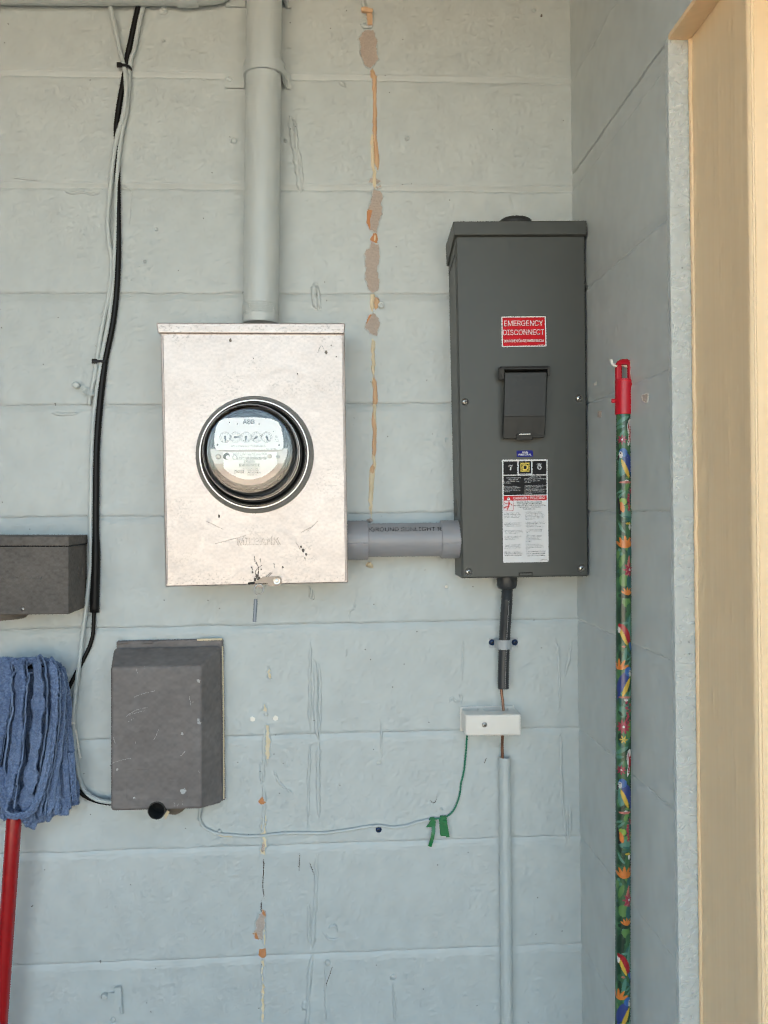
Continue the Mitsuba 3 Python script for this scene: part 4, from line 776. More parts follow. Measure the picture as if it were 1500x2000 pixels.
# ------------------------------------------------------------------ telephone box
nb = thing('telephone_box', 'scratched taupe gray plastic telephone box with sloping sides', 'telephone box')
dT = 0.088
Bq = [at(224, 1266, 0.014), at(430.5, 1262, 0.014), at(434, 1566, 0.014), at(226, 1572, 0.014)]
Fq = [at(215, 1302, dT), at(395.5, 1298, dT), at(396, 1580.5, dT), at(215.5, 1585, dT)]
stub = at(305.5, 1584, dT + 0.004)
nc = part(nb, 'cover', manif(rbox(np.array(Bq + Fq), 0.0065)) - m3.Manifold.cylinder(0.2, 16.0 * pxm(dT), 16.0 * pxm(dT), 40).rotate((90, 0, 0)).translate((stub[0], 0.0, stub[2])), 'weathered_gray', 40)
part(nb, 'base', aabox((at(229, 1400, 0.012)[0], -0.0125, at(300, 1568, 0.012)[2]), (at(437, 1400, 0.012)[0], 0.0, at(300, 1251, 0.012)[2]), 0.003), 'weathered_gray', 40)
part(nb, 'edge_paint', [ptube([(434.5, 1262), (436.5, 1400), (437, 1560)], 0.0013, 0.0132, 6, 6), ptube([(385, 1249.5), (434, 1248.5)], 0.0022, 0.0128, 6, 3)], 'cream_coat', True)
part(nb, 'hinge_knuckle', ptube([(282, 1254.5), (298, 1254)], 0.0032, 0.014, 10, 3), 'weathered_gray', True); part(nb, 'hinge_knuckle', ptube([(230, 1256), (250, 1254)], 0.0026, 0.014, 10, 3), 'weathered_gray', True)
tk = pxm(dT)
stub = at(305.5, 1584, dT + 0.004)
part(nb, 'tube_stub', lathe([(0.0, -0.04), (15.0 * tk, -0.04), (15.0 * tk, -0.002), (15.4 * tk, 0.0), (16.4 * tk, 0.0), (16.9 * tk, -0.001), (16.9 * tk, -0.07)], stub, n=40), 'dark_plastic', 30)
part(nb, 'tube_dark', lathe([(0.0, -0.035), (15.1 * tk, -0.035), (15.1 * tk, -0.0015)], stub, n=40), 'black_matte', 30)
kb = at(338, 1578, 0.03)
part(nb, 'cable_knob', lathe([(0, 0.028), (0.010, 0.027), (0.019, 0.022), (0.021, 0.014), (0.0215, 0.0), (0.0, 0.0)], kb + [0, 0.03, 0.004], (0, -1, 0), 28), 'rusty', 40)
part(nb, 'torn_sealant', rbox(np.array([at(x, y, d_) for x, y in ((322, 1600), (331, 1585), (328, 1583), (321, 1593)) for d_ in (0.03, 0.045)]), 0.001), 'cream_coat', 40)
for a_, b_ in (((247, 1504), (247, 1561)), ((247, 1504), (290, 1502)), ((247, 1561), (290, 1561.5)), ((366, 1530), (366, 1560)), ((290, 1561.5), (362, 1560))):
    onface([a_, b_], 0.0006, dT, 'weathered_gray', nc, 'raised_line')
rq = random.Random(4)
for q in ([(260, 1363), (275, 1356), (290, 1352), (304, 1349)], [(285, 1353), (296, 1351)], [(246, 1400), (258, 1391), (272, 1385), (288, 1382)], [(250, 1398), (266, 1392), (284, 1388)], [(250, 1410), (262, 1403)], [(218, 1491), (232, 1486), (256, 1481)], [(352, 1477), (358, 1471), (362, 1467)],
          [(370, 1360), (373, 1378)], [(266, 1306), (268, 1315)], [(282, 1300), (283, 1306)], [(374, 1371), (378, 1371)], [(388, 1505), (389, 1509)], [(356, 1565), (357, 1573)], [(348, 1570), (346, 1577)], [(300, 1445), (308, 1430), (310, 1425)], [(221, 1440), (225, 1452)], [(340, 1567), (341, 1575)], [(265, 1447), (264, 1453)]):
    onface(q, rq.uniform(0.00025, 0.00045), dT, 'scratch_white', nc, 'scratch')
for x, y, r in ((358, 1545, 5), (390, 1412, 3.5), (388, 1406, 2.5), (356, 1433, 2), (262, 1558, 2.0), (229, 1503, 2), (388, 1330, 3)):
    P = Point(0, 0).buffer(r * tk); xy = np.array(P.exterior.coords)[:-1]; xy *= (0.5 + 1.0 * meshkit.noise(np.c_[xy * 700 + x, xy[:, :1] * 0 + y]))[:, None]
    part(nc, 'scuff', put(extrude(Polygon(xy).buffer(0), 0.0004), at(x, y, dT), (1, 0, 0), (0, 0, 1)), 'scratch_white' if r < 4.5 else 'strap_gray', False)

# ------------------------------------------------------------------ brown junction box at the frame's edge
jb = thing('junction_box', 'weathered brown metal utility box with one screw and a hinged lid', 'utility box')
dJ = 0.112
part(jb, 'body', facebox([(-150, 1063), (134, 1063), (134, 1199.5), (-150, 1202)], 0.0, dJ, 0.0015), 'weathered_brown', 40)
jc = part(jb, 'lid', facebox([(-156, 1047.5), (133.5, 1048), (134.5, 1066), (-156, 1066)], 0.0, dJ + 0.004, 0.0015), 'weathered_brown', 40)
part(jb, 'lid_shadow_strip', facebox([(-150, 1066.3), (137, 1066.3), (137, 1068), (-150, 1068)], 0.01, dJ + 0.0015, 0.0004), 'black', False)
o = at(2, 1134, dJ); part(jb, 'embossed_lettering', [put(textm('GENERAL', 9 * pxm(dJ), 0.0008, True, 82 * pxm(dJ)), o), aabox(at(2, 1141.5, dJ) + [0, -0.0006, 0], at(64, 1140.6, dJ) + [0, 0.001, 0])], 'weathered_brown', False)
screw(jb, at(44.5, 1189.5, dJ), (0, -1, 0), 4.2 * pxm(dJ), 'bright_steel', 0.3)
part(jb, 'bottom_hub', lathe([(0.0, -0.012), (0.036, -0.010), (0.042, -0.004), (0.043, 0.012), (0, 0.012)], (at(5, 1200, 0.06)[0], -0.055, at(5, 1197, 0.06)[2]), (0, 0, 1), 32), 'rusty', 40)
jk = np.array([at(134, 1120, dJ)[0], -0.045, at(134, 1115, 0.05)[2]])
part(jb, 'knockout', lathe([(0.014, -0.001), (0.014, 0.001), (0.0125, 0.001), (0.0125, -0.001)], jk, (1, 0, 0), 28, ref=(0, 0, 1)), 'weathered_brown', 30)

# ------------------------------------------------------------------ cables
c1 = thing('painted_cable', 'painted cable held by the wall clip, outermost of the cable bundle', 'cable')
part(c1, 'cable', ptube([(205, -40), (212, 0), (219, 30), (229, 75), (238, 115), (245.5, 150), (246.5, 175), (244, 205), (238, 235), (229, 265), (222.5, 300), (218.5, 335), (214.5, 375), (210.5, 420), (210, 440), (213, 475), (217.5, 510), (217, 540), (212.5, 573), (205, 610), (198, 645), (191.5, 685), (186, 725), (180, 755), (175, 778), (174, 790)],
                        0.0041, [0.014, 0.013, 0.012, 0.012, 0.013, 0.015, 0.015, 0.014, 0.013, 0.012, 0.011] + [0.010] * 11 + [0.009, 0.008, 0.006, 0.005], 12, 6), 'pipe_paint', True)
c2 = thing('painted_cable', 'long painted cable running down into the telephone box', 'cable')
part(c2, 'cable', ptube([(296, -40), (283, 0), (272, 45), (265, 82), (262, 98), (256, 115), (252.5, 140), (250.5, 175), (247, 215), (240, 250), (234.5, 285), (231, 315), (228.5, 350), (227, 400), (226, 440), (224, 490), (221.5, 530), (219, 570), (213, 620), (206, 660), (199, 695), (194, 730), (188.5, 765), (184, 800), (180.5, 840), (178.5, 900), (177, 980), (176.5, 1050), (176, 1100), (172.5, 1145), (167, 1195), (160, 1250), (153, 1310), (146.5, 1360), (143.5, 1395), (143.5, 1420), (145, 1455), (149, 1490), (155, 1520), (165, 1543), (180, 1557), (200, 1564.5), (222, 1567)],
                        0.0039, [0.008] * 20 + [0.008, 0.008, 0.008, 0.01, 0.012, 0.012, 0.012, 0.012, 0.012, 0.012, 0.012, 0.012, 0.012, 0.012, 0.011, 0.010, 0.009, 0.009, 0.009, 0.01, 0.014, 0.02, 0.024], 12, 6), 'pipe_paint', True)
part(c2, 'peeled_paint', [sweep(curve([at(148, 1425, 0.0115), at(152, 1450, 0.0125), at(155.5, 1472, 0.012), at(157.5, 1481, 0.012)], 5), np.array([(-.5, -1), (.5, -1), (.5, 1), (-.5, 1)]) * [0.003, 0.0003]), rbox(np.array([at(x, y, d_) for x, y in ((139, 1409), (147, 1412), (146, 1415), (140, 1413)) for d_ in (0.009, 0.0145)]), 0.0006)], 'hook_white', 30)
c3 = thing('black_cable', 'thick black cable behind the painted cables, thinner below its sleeve', 'cable')
part(c3, 'sleeve', ptube([(285, -40), (274, 0), (264, 40), (254.5, 85), (249, 110), (246, 130), (240, 165), (234.5, 195), (230, 225), (227.5, 250), (228.5, 290), (229, 330), (230, 380), (230.5, 430), (231, 480), (230.5, 520), (228.5, 560), (225, 600), (219, 640), (212, 675), (205.5, 705), (200.5, 740), (196, 780), (191.5, 830), (188, 890), (187.5, 960), (187, 1040), (187, 1080), (186, 1130), (184.5, 1196)],
                         [0.0050] * 9 + [0.0052] * 12 + [0.0062] * 6 + [0.0085] * 3, [0.007] * 4 + [0.006] * 10 + [0.006] * 10 + [0.008] * 6, 14, 6), 'black', True)
part(c3, 'cable', ptube([(184, 1180), (183, 1215), (181.5, 1238), (176, 1260), (165, 1284), (152, 1309), (138, 1336), (128, 1358), (118, 1390), (112, 1440), (116, 1500), (132, 1525), (150, 1541), (163, 1553), (180, 1562), (200, 1567.5), (222, 1570)], 0.0036, [0.008, 0.007, 0.006] + [0.005] * 10 + [0.006, 0.01, 0.016, 0.022], 12, 6), 'black', True)
def tie(x, y, strap, d_, lbl):
    k_ = thing('cable_tie', lbl, 'cable tie')
    part(k_, 'head', rbox(np.array([at(x + a_ * 5, y + b_ * 4.5, q_) for a_ in (-1, 1) for b_ in (-1, 1) for q_ in (d_ - 0.004, d_ + 0.004)]), 0.0012), 'black', 40)
    part(k_, 'strap', sweep(curve([at(*q[:2], q[2]) for q in strap], 6), np.array([(-.5, -1), (.5, -1), (.5, 1), (-.5, 1)]) * [0.0042, 0.0007], ref=(0, -1, 0)), 'black', 30)
tie(233, 126.5, [(236, 127, 0.019), (243, 127, 0.0200), (250, 129, 0.0185), (255, 133, 0.015), (257, 137, 0.008)], 0.015, 'black cable tie around the bundle at the upper bed joint')
tie(184.5, 705.5, [(187, 705, 0.015), (193, 705.5, 0.0155), (200, 705.5, 0.0150), (206, 705.5, 0.014), (210.5, 706, 0.006)], 0.012, 'black cable tie around the bundle beside the meter box')
wc = thing('cable_clip', 'painted nail clip holding the cable end beside the meter box', 'cable clip')
part(wc, 'nail', lathe([(0, 0.016), (0.0045, 0.0155), (0.0062, 0.013), (0.0062, 0.009), (0.004, 0.008), (0.004, -0.002)], at(152.5, 754), n=20), 'pipe_paint', 40)
part(wc, 'band', sweep(curve([at(157, 757, 0.004), at(166, 762, 0.006), at(172, 766, 0.013), at(178, 768, 0.0145), at(183, 766, 0.010), at(184, 764, 0.003)], 5), np.array([(-.5, -1), (.5, -1), (.5, 1), (-.5, 1)]) * [0.011, 0.0012], ref=(0, -1, 0)), 'pipe_paint', 40)
oc = thing('cable_clip', 'old half painted nail clip above the topmost bare patch', 'cable clip')
part(oc, 'cable_stub', ptube([(708.5, 1), (711, 8), (714.5, 19)], 0.0036, 0.006, 10, 4), 'pipe_paint', True)
part(oc, 'band', [plate(wpoly([(705, 21), (713, 19), (728, 24), (726, 31), (712, 28), (706, 27)]), 0.004, 0.011), plate(wpoly([(711, 21), (714, 21), (712, 27), (710, 26)]), 0.011, 0.012)], 'peach_coat', 30)
part(oc, 'strap', plate(wpoly([(716, 30), (727, 28), (727, 52), (718, 52)]), 0.001, 0.007), 'peach_coat', 30)
part(oc, 'washer', [lathe([(0, 0.006), (0.003, 0.0055), (0.0035, 0.003), (0.0075, 0.003), (0.008, 0.0)], at(711.5, 45), n=20), plate(wpoly([(706, 50), (716, 53), (727, 52), (724, 57), (714, 58), (708, 56)]), 0.0, 0.005)], 'pipe_paint', 40)
lw = thing('cable_clip', 'painted over nail clip near the bottom of the wall by the red mop handle', 'cable clip')
Z7 = (180, 1880, 9.375)
part(lw, 'band', [plate(wpoly(zp([(430, 420), (545, 410), (560, 560), (555, 760), (440, 770), (430, 600)], *Z7)), 0.0, 0.009), plate(wpoly(zp([(300, 530), (430, 530), (430, 630), (300, 640)], *Z7)), 0.0, 0.006)], 'pipe_paint', 40)
part(lw, 'nail', lathe([(0, 0.009), (0.004, 0.0085), (0.006, 0.005), (0.006, -0.001)], at(*zp([(235, 590)], *Z7)[0]), n=20), 'pipe_paint', 40)
part(lw, 'cable_stub', ptube(zp([(520, 760), (535, 850), (545, 930)], *Z7), 0.0035, 0.002, 8, 4), 'pipe_paint', True)

# ------------------------------------------------------------------ mop hung upside down
mop = thing('mop', 'upturned blue microfibre strip mop with a red handle', 'mop')
def pxl(x, y, d): return at(x, y, d)
hx = [(30, 1560, 0.060), (27.5, 1608, 0.060), (23.5, 1675, 0.060), (12, 1850, 0.058), (0, 2000, 0.055)]
HA, HB = at(28, 1592, 0.060), at(0, 2000, 0.057); HB2 = HA + (HB - HA) * ((HA[2] - 0.02) / (HA[2] - HB[2]))
part(mop, 'handle', sweep(np.linspace(HA, HB2, 10), ring(32, 0.0128)), 'red_handle', True)
part(mop, 'clamp', [rbox(np.array([at(x, y, d_) for x in (22, 92) for y in (1297, 1306) for d_ in (0.03, 0.055)]), 0.003)], 'black', 40)
def ribbon(ctrl, w, th=0.0042, tw=None, seed=0, name='strip'):
    p = curve([at(x, y, d) for x, y, d in ctrl], 22); n = len(p); s = np.linspace(0, 1, n)
    tws = np.interp(s, np.linspace(0, 1, len(tw)), tw) if tw is not None else np.zeros(n)
    nz = meshkit.fbm(np.c_[s * 11 + seed * 3.3, s * 0 + seed, s * 0], 3) - 0.5
    tws = tws + nz * 1.1
    prof = []
    for t_ in np.linspace(-1, 1, 13): prof.append((0.5 * t_, 0.5 * (1 - 0.25 * abs(t_) ** 6) - 0.9 * t_ * t_ + 0.25 * math.sin(t_ * 5 + seed)))
    for t_ in np.linspace(1, -1, 13): prof.append((0.5 * t_, -0.5 * (1 - 0.25 * abs(t_) ** 6) - 0.9 * t_ * t_ + 0.25 * math.sin(t_ * 5 + seed)))
    ww = w * pxm(0.06) * (1 + 0.28 * (meshkit.fbm(np.c_[s * 9 + 5 * seed, s * 0, s * 0 + 2], 2) - 0.5))
    m = sweep(p, np.array(prof), ref=(0, -1, 0), scale=np.c_[ww, np.full(n, th)], twist=tws)
    q = np.asarray(m.vertices); f = (meshkit.fbm(q * 330, 2, seed) - 0.5)[:, None] * 0.0052
    m.vertices = q + m.vertex_normals * f
    k_ = part(mop, name, m, 'terry_blue', True)
    # stitched pale edge on both sides
    t0 = np.gradient(p, axis=0); t0 /= np.linalg.norm(t0, axis=1, keepdims=True)
    nn = np.array([0, -1.0, 0]) - t0 * (t0 @ np.array([0, -1.0, 0]))[:, None]; nn /= np.linalg.norm(nn, axis=1, keepdims=True); bi = np.cross(t0, nn)
    n2 = nn * np.cos(tws)[:, None] + bi * np.sin(tws)[:, None]; b2 = bi * np.cos(tws)[:, None] - nn * np.sin(tws)[:, None]
    es = []
    for sd in (-1, 1):
        off = th * (-0.9 + 0.25 * math.sin(sd * 5 + seed))
        e_ = p + b2 * (0.5 * sd * ww)[:, None] + n2 * off
        e_ = e_ + np.c_[meshkit.noise(e_ * 500, 5) - 0.5, meshkit.noise(e_ * 500, 6) - 0.5, meshkit.noise(e_ * 500, 7) - 0.5] * 0.0022
        es.append(sweep(e_, ring(6, 0.0013, 0.0019), ref=(0, -1, 0)))
    part(k_, 'hem', es, 'terry_edge', True)
D = 0.078
rib = [
    # back layers first: (x, y, distance from wall)
    ([(-40, 1300, .055), (-30, 1400, .05), (-20, 1500, .045), (-15, 1595, .045)], 30), ([(10, 1297, .045), (15, 1400, .035), (20, 1500, .032), (10, 1600, .034)], 34),
    ([(60, 1296, .040), (66, 1400, .03), (70, 1500, .03), (66, 1608, .034)], 36), ([(100, 1298, .040), (112, 1400, .03), (118, 1500, .03), (120, 1585, .034)], 34),
    ([(112, 1305, .05), (124, 1360, .045), (128, 1440, .042), (136, 1510, .042), (143, 1573, .045)], 24), ([(96, 1310, .06), (112, 1380, .055), (114, 1460, .05), (118, 1530, .05), (120, 1592, .052)], 30),
    ([(30, 1300, .06), (28, 1400, .05), (32, 1500, .05), (40, 1600, .052)], 34), ([(78, 1305, .062), (88, 1400, .055), (84, 1500, .052), (78, 1603, .054)], 32),
    ([(-12, 1298, .07), (-18, 1380, .068), (-26, 1460, .064), (-34, 1580, .06)], 30),
    ([(6, 1294, .07), (3, 1302, .082), (6, 1340, .09), (2, 1390, .085), (-8, 1440, .08), (-22, 1520, .074), (-26, 1590, .07)], 31),
    # front loops
    ([(39, 1296, .074), (38, 1304, .086), (36, 1340, .096), (34, 1390, .096), (30, 1440, .093), (24, 1490, .092), (14, 1530, .094), (8, 1562, .096)], 28),
    ([(8, 1555, .094), (8, 1580, .098), (16, 1594, .099), (34, 1597, .098), (56, 1591, .096), (72, 1572, .094), (82, 1545, .092), (92, 1505, .09), (100, 1460, .086), (107, 1410, .08), (114, 1360, .074)], 15),
    ([(69, 1295, .074), (70, 1303, .088), (72, 1340, .100), (70, 1395, .100), (65, 1450, .098), (58, 1505, .095), (51, 1550, .092), (48, 1584, .088)], 36),
    ([(93, 1297, .066), (98, 1307, .080), (103, 1345, .086), (102, 1400, .084), (95, 1450, .080), (89, 1500, .076), (80, 1545, .074), (74, 1590, .072)], 27),
    ([(115, 1310, .062), (120, 1350, .066), (120, 1400, .066), (114, 1450, .066), (108, 1500, .066), (100, 1550, .066), (92, 1580, .068), (78, 1588, .07)], 15),
    ([(48, 1560, .06), (50, 1585, .062), (58, 1602, .064), (72, 1608, .06)], 22), ([(18, 1560, .070), (24, 1580, .070), (36, 1592, .07)], 22),
    ([(84, 1560, .056), (90, 1590, .056), (100, 1600, .056)], 22),
    ([(20, 1299, .07), (45, 1293, .072), (80, 1293, .068), (112, 1304, .055)], 14), ([(-10, 1300, .075), (8, 1293, .078), (30, 1296, .08), (40, 1304, .088)], 16),
]
for i, (x, y, d_) in enumerate(((6, 1588, .088), (30, 1600, .062), (58, 1596, .07), (92, 1588, .064), (108, 1580, .06), (128, 1572, .054), (140, 1560, .05))):
    rib.append(([(x - 4, y - 90, d_), (x, y - 40, d_ + .006), (x + rng.uniform(-4, 6), y + rng.uniform(4, 14), d_)], rng.uniform(9, 14)))
for i, (ctrl, w) in enumerate(rib): ribbon(ctrl, w, seed=i + 1, tw=[0.0, (-0.35, 0.3, 0.1, -0.2)[i % 4]] if i != 11 and i != 14 else [0.9, 0.9])

# ------------------------------------------------------------------ broom handle on its hook
br = thing('broom_handle', 'broom handle printed with green jungle parrots and flowers, red grip on top', 'broom')
dH = 0.304
GA, GB = at(1218.6, 812, dH), at(1216.2, 2000, dH)
gdir = (GB - GA) / np.linalg.norm(GB - GA); GE = GA + gdir * ((GA[2] - 0.05) / -gdir[2]); GLEN = np.linalg.norm(GE - GA)
rG = 0.01155; kG = rG / 15.0               # metres per print unit
el = []                                      # the print: ellipses (x, y, rx, ry, degrees, colour), y running down the handle
C = dict(dk=(.012, .045, .022), mid=(.045, .14, .055), lg=(.12, .27, .07), teal=(.10, .27, .20), dteal=(.03, .13, .11), wh=(.78, .74, .70), red=(.42, .010, .020), mag=(.40, .03, .07), blu=(.04, .15, .42), nav=(.03, .055, .24), yel=(.72, .46, .05),
         org=(.75, .22, .035), blk=(.012, .012, .012), pk=(.55, .18, .14), lime=(.30, .44, .06), ltb=(.25, .45, .6))
def E(x, y, rx, ry, a, c): el.append((x, y, rx, ry, a, C[c]))
def flower(x, y, r, c, n=8, cc='wh', ph=0):
    for i in range(n):
        a_ = i * 360 / n + ph; E(x + .55 * r * math.cos(math.radians(a_)), y + .55 * r * math.sin(math.radians(a_)), r * .55, r * .17, a_, c)
    E(x, y, r * .2, r * .2, 0, cc)
def lily(x, y, r, c='org'):
    for a_ in (-150, -120, -90, -60, -25): E(x + .5 * r * math.cos(math.radians(a_)), y + .5 * r * math.sin(math.radians(a_)), r * .55, r * .15, a_, c)
def berries(x, y, n, w=8):
    q = random.Random(int(y))
    for i in range(n): E(x + q.uniform(-w, w) * .6, y + i * 5.5, 3.6, 2.3, q.choice((-35, 30)), 'mag'); E(x + q.uniform(-w, w) * .5, y + i * 5.5 + 2.5, 2.6, .8, 20, 'pk')
def parrot(x, y, s, f, body, head):
    E(x + 6 * f, y - 2, 10, 23, -27 * f, body); E(x + 12 * f, y + 22, 3, 12, -18 * f, body); E(x - 1.5 * f, y + 8, 4.2, 20, -24 * f, 'yel'); E(x - 6 * f, y - 23, 8.5, 9, 0, head)
    E(x - 10 * f, y - 19, 4.2, 6.5, 0, 'wh'); E(x - 13.5 * f, y - 13, 2.6, 6, 10 * f, 'blk'); E(x - 10 * f, y - 22, 1.5, 1.5, 0, 'blk'); E(x + 1, y + 33, 4, 3, 0, 'wh')
qf = random.Random(21)
for i in range(54): E(qf.uniform(-14, 14), 822 + i * 12 + qf.uniform(-4, 4), qf.uniform(2, 4.5), qf.uniform(8, 17), qf.uniform(-75, 75), qf.choice(('mid', 'mid', 'dk', 'dteal', 'teal', 'lg')))
for x, y, rx, ry, a_, c_ in ((-8, 835, 4, 16, 60, 'teal'), (-11, 848, 3, 9, 80, 'teal'), (-9, 862, 2.4, 9, 40, 'teal'), (-3, 885, 12, 12, 0, 'mid'), (-8, 925, 8, 20, 0, 'teal'), (-6, 948, 9, 4, -40, 'dk'), (6, 944, 9, 4, 30, 'dk'), (10, 985, 8, 16, 0, 'dteal'), (-9, 982, 2.2, 11, 50, 'teal'), (-12, 976, 2, 9, 70, 'teal'),
                             (-6, 995, 8, 7, 10, 'lime'), (0, 1018, 14, 9, 0, 'teal'), (4, 1026, 10, 2, 10, 'dteal'), (2, 1032, 10, 2, -10, 'dteal'), (-10, 1045, 2.4, 10, -35, 'teal'), (-6, 1052, 2.2, 9, -50, 'teal'), (6, 1050, 8, 12, 10, 'mid'), (9, 1095, 7, 12, 0, 'dteal'), (-6, 1120, 10, 24, 0, 'mid'), (-8, 1112, 5, 14, 20, 'lg'), (4, 1128, 4, 28, 8, 'pk'),
                             (-4, 1150, 10, 12, 0, 'lg'), (8, 1155, 7, 18, 0, 'dteal'), (0, 1180, 16, 5, 0, 'dk'), (4, 1195, 12, 9, 30, 'lg'), (8, 1205, 8, 10, 0, 'mid'), (-8, 1215, 7, 20, 0, 'dk'), (8, 1232, 3.5, 18, 12, 'teal'), (2, 1234, 9, 2.6, 0, 'teal'), (9, 1255, 5, 18, 0, 'teal'), (-4, 1282, 12, 8, 0, 'mid'), (-2, 1298, 4, 16, 10, 'teal'), (9, 1302, 2, 10, 60, 'teal'), (8, 1312, 2, 9, 55, 'teal'),
                             (-10, 1300, 4, 12, 0, 'dk'), (10, 1375, 4, 12, 20, 'teal'), (-8, 1385, 6, 10, 0, 'dteal'), (-6, 1408, 8, 12, 0, 'teal'), (-10, 1412, 6, 3, 40, 'dk'), (8, 1445, 7, 16, 0, 'lg'), (-10, 1460, 6, 10, 0, 'dk'), (-5, 1475, 8, 7, -30, 'teal')): E(x, y, rx, ry, a_, c_)
E(9, 850, 7.5, 18, 0, 'wh'); E(6.5, 872, 3, 14, 12, 'wh'); E(10.5, 854, 4.6, 13, 0, 'red'); E(10, 866, 1.8, 14, 4, 'red'); E(6.8, 868, 1.3, 12, 10, 'red'); E(9, 842, 3.2, 5, 0, 'wh'); E(5.0, 846, 1.2, 8, 5, 'red')
flower(-8, 873, 9, 'mag'); parrot(0, 922, 1, 1, 'nav', 'blu'); E(0, 957, 15, 2.4, 0, 'pk'); berries(8, 972, 8)
E(-8, 1006, 5, 11, -15, 'org'); E(-13, 998, 3, 13, -10, 'blk'); E(-11, 1016, 3.4, 4, 0, 'blk'); E(5, 1038, 6, 2.2, 0, 'yel'); E(8, 1045, 3, 5, 0, 'wh'); E(12, 1052, 2.6, 9, 0, 'blk'); E(12, 1070, 3, 5, 0, 'pk')
lily(-2, 1085, 22); E(4, 1080, 10, 2.6, -40, 'org'); flower(8, 1129, 13, 'mag'); lily(3, 1178, 14); E(2, 1173, 9, 2.4, -10, 'org')
E(0, 1255, 7.5, 21, -27, 'red'); E(-5, 1260, 3.6, 19, -25, 'yel'); E(-12, 1246, 3.4, 8, 0, 'wh'); E(-11, 1239, 4, 4, 0, 'red'); E(11, 1280, 4, 9, -25, 'blu'); E(-4, 1280, 4, 2, 0, 'pk')
lily(-12, 1325, 20); parrot(0, 1352, 1, -1, 'nav', 'blu'); E(0, 1380, 15, 2.2, 0, 'pk'); berries(6, 1390, 8); flower(-4, 1438, 13, 'mag', 10); flower(-4, 1463, 8, 'yel', 6, 'lime'); 
for x, y in ((-12, 1090), (-9, 1098)): E(x, y, 3.4, 3, 0, 'teal')
PER = 650.0
def print_c(p, n, uv):
    ang = (uv.x - 0.5) * (2 * math.pi); s = ang * 15.0                    # arc position in print units, 0 faces the yard
    y = uv.y * (GLEN / kG) + 812.0; y = y - dr.floor((y - 820.0) / PER) * PER
    b = FB(s * 0.07 + 3, y * 0.05, 0.0, 2)
    c = MIX(list(C['dk']), list(C['mid']), SS(0.35, 0.7, b))
    for x_, y_, rx, ry, a_, col in el:
        x2 = 15.0 * math.asin(max(-1, min(1, x_ / 15.0)))
        ca, sa = math.cos(math.radians(a_)), math.sin(math.radians(a_))
        dx, dy = s - x2, y - y_
        u_, v_ = (dx * ca + dy * sa) / rx, (dy * ca - dx * sa) / ry
        c = dr.select(u_ * u_ + v_ * v_ < 1.0, mi.Color3f(*[q * 0.68 + 0.004 for q in col]), c)
    return c
prin('jungle_print', print_c, 0.28, specular=0.5, clearcoat=0.4, clearcoat_gloss=0.9)
def pole_mesh(a, b, r, n=48, m=40):
    ax_ = (b - a) / np.linalg.norm(b - a); x = np.array([1.0, 0, 0]); x = x - ax_ * (x @ ax_); x /= np.linalg.norm(x); f = np.array([0, -1.0, 0]); f = f - ax_ * (f @ ax_) - x * (f @ x); f /= np.linalg.norm(f)
    V, UV = [], []
    for j in range(m + 1):
        for i in range(n + 1):
            t_ = (i / n - 0.5) * 2 * math.pi; V.append(a + (b - a) * (j / m) + r * (math.sin(t_) * x + math.cos(t_) * f)); UV.append((i / n, j / m))
    id_ = lambda j, i: j * (n + 1) + i
    F = [q for j in range(m) for i in range(n) for q in ((id_(j, i), id_(j + 1, i), id_(j + 1, i + 1)), (id_(j, i), id_(j + 1, i + 1), id_(j, i + 1)))]
    me_ = trimesh.Trimesh(V, F, process=False)
    c_ = me_.triangles_center - (a + b) / 2; nn_ = np.cross(me_.triangles[:, 1] - me_.triangles[:, 0], me_.triangles[:, 2] - me_.triangles[:, 0])
    rad = c_ - np.outer(c_ @ ax_, ax_)
    if ((nn_ * rad).sum(1)).mean() < 0: me_ = trimesh.Trimesh(V, np.array(F)[:, ::-1], process=False)
    return me_, np.array(UV)
pm, puv = pole_mesh(GA - gdir * 0.01, GE, rG)
part(br, 'printed_tube', pm, 'jungle_print', True, uv=puv)
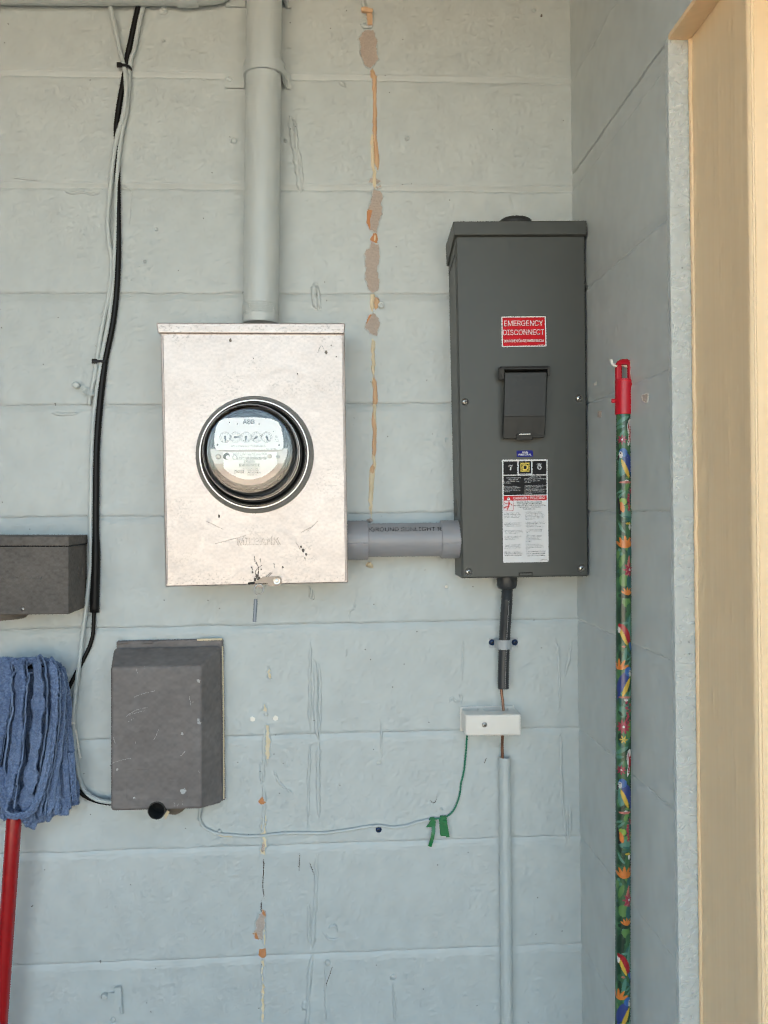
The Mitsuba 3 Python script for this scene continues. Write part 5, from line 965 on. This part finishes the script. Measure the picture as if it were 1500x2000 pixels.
up = -gdir; gz = lambda y: at(1219.5, y, dH)
gr0 = gz(810); hgt = np.linalg.norm(gz(741) - gr0)
prof = [(0.0, 0.0), (0.0137, 0.0), (0.0141, 0.002), (0.0141, 0.010)]
for i in range(15): prof += [(0.01375, 0.0125 + i * 0.0027), (0.0141, 0.0138 + i * 0.0027)]
prof += [(0.0139, hgt - 0.004), (0.0135, hgt), (0.0, hgt)]
part(br, 'grip', lathe(prof, gr0, up, 40), 'red_plastic', 40)
k_ = pxm(dH)
top = gz(741); pr_ = 0.0040
lp = [rbox(np.array([top + [x + sx * 0.0042, y + sy * 0.005, z] for sx in (-1, 1) for sy in (-1, 1) for z in (-0.004, 0.0245)]), 0.0016) for x, y in ((-0.0078, 0.004), (0.0078, -0.006))]
lp.append(lathe([(0.0, 0.0098), (0.005, 0.0092), (0.010, 0.0066), (0.0135, 0.0022), (0.0138, 0.0), (0.0, 0.0)], top + np.array([0, 0, 0.0215]), up, 32))
part(br, 'hanging_loop', lp, 'red_plastic', 40)
part(br, 'push_button', rbox(np.array([at(1197.5 + a_ * 3.2, 783 + b_ * 4, dH + q_) for a_ in (-1, 1.6) for b_ in (-1, 1) for q_ in (-0.003, 0.003)]), 0.001), 'red_plastic', 40)
hkk = thing('wall_hook', 'white coated hook on the side wall carrying the broom handle', 'hook')
hy = -(dH - 0.0012)
hz = at(1236, 712.5, dH)[2]
part(hkk, 'hook', tube([(0.003, hy, hz), (-0.012, hy, hz - 0.0006), (at(1205, 714, dH)[0], hy, at(1205, 714.5, dH)[2]), (at(1198.5, 714, dH)[0], hy, at(1198.5, 712.5, dH)[2]), (at(1195.5, 708, dH)[0], hy, at(1195.5, 708, dH)[2]), (at(1194, 702, dH)[0], hy, at(1194, 702, dH)[2])], 0.0021, 12, 6), 'hook_white', True)
part(hkk, 'collar', lathe([(0, 0.005), (0.0035, 0.0045), (0.0048, 0.002), (0.005, -0.002)], (0.0, hy, hz), (-1, 0, 0), 20, ref=(0, 0, 1)), 'hook_white', 40)
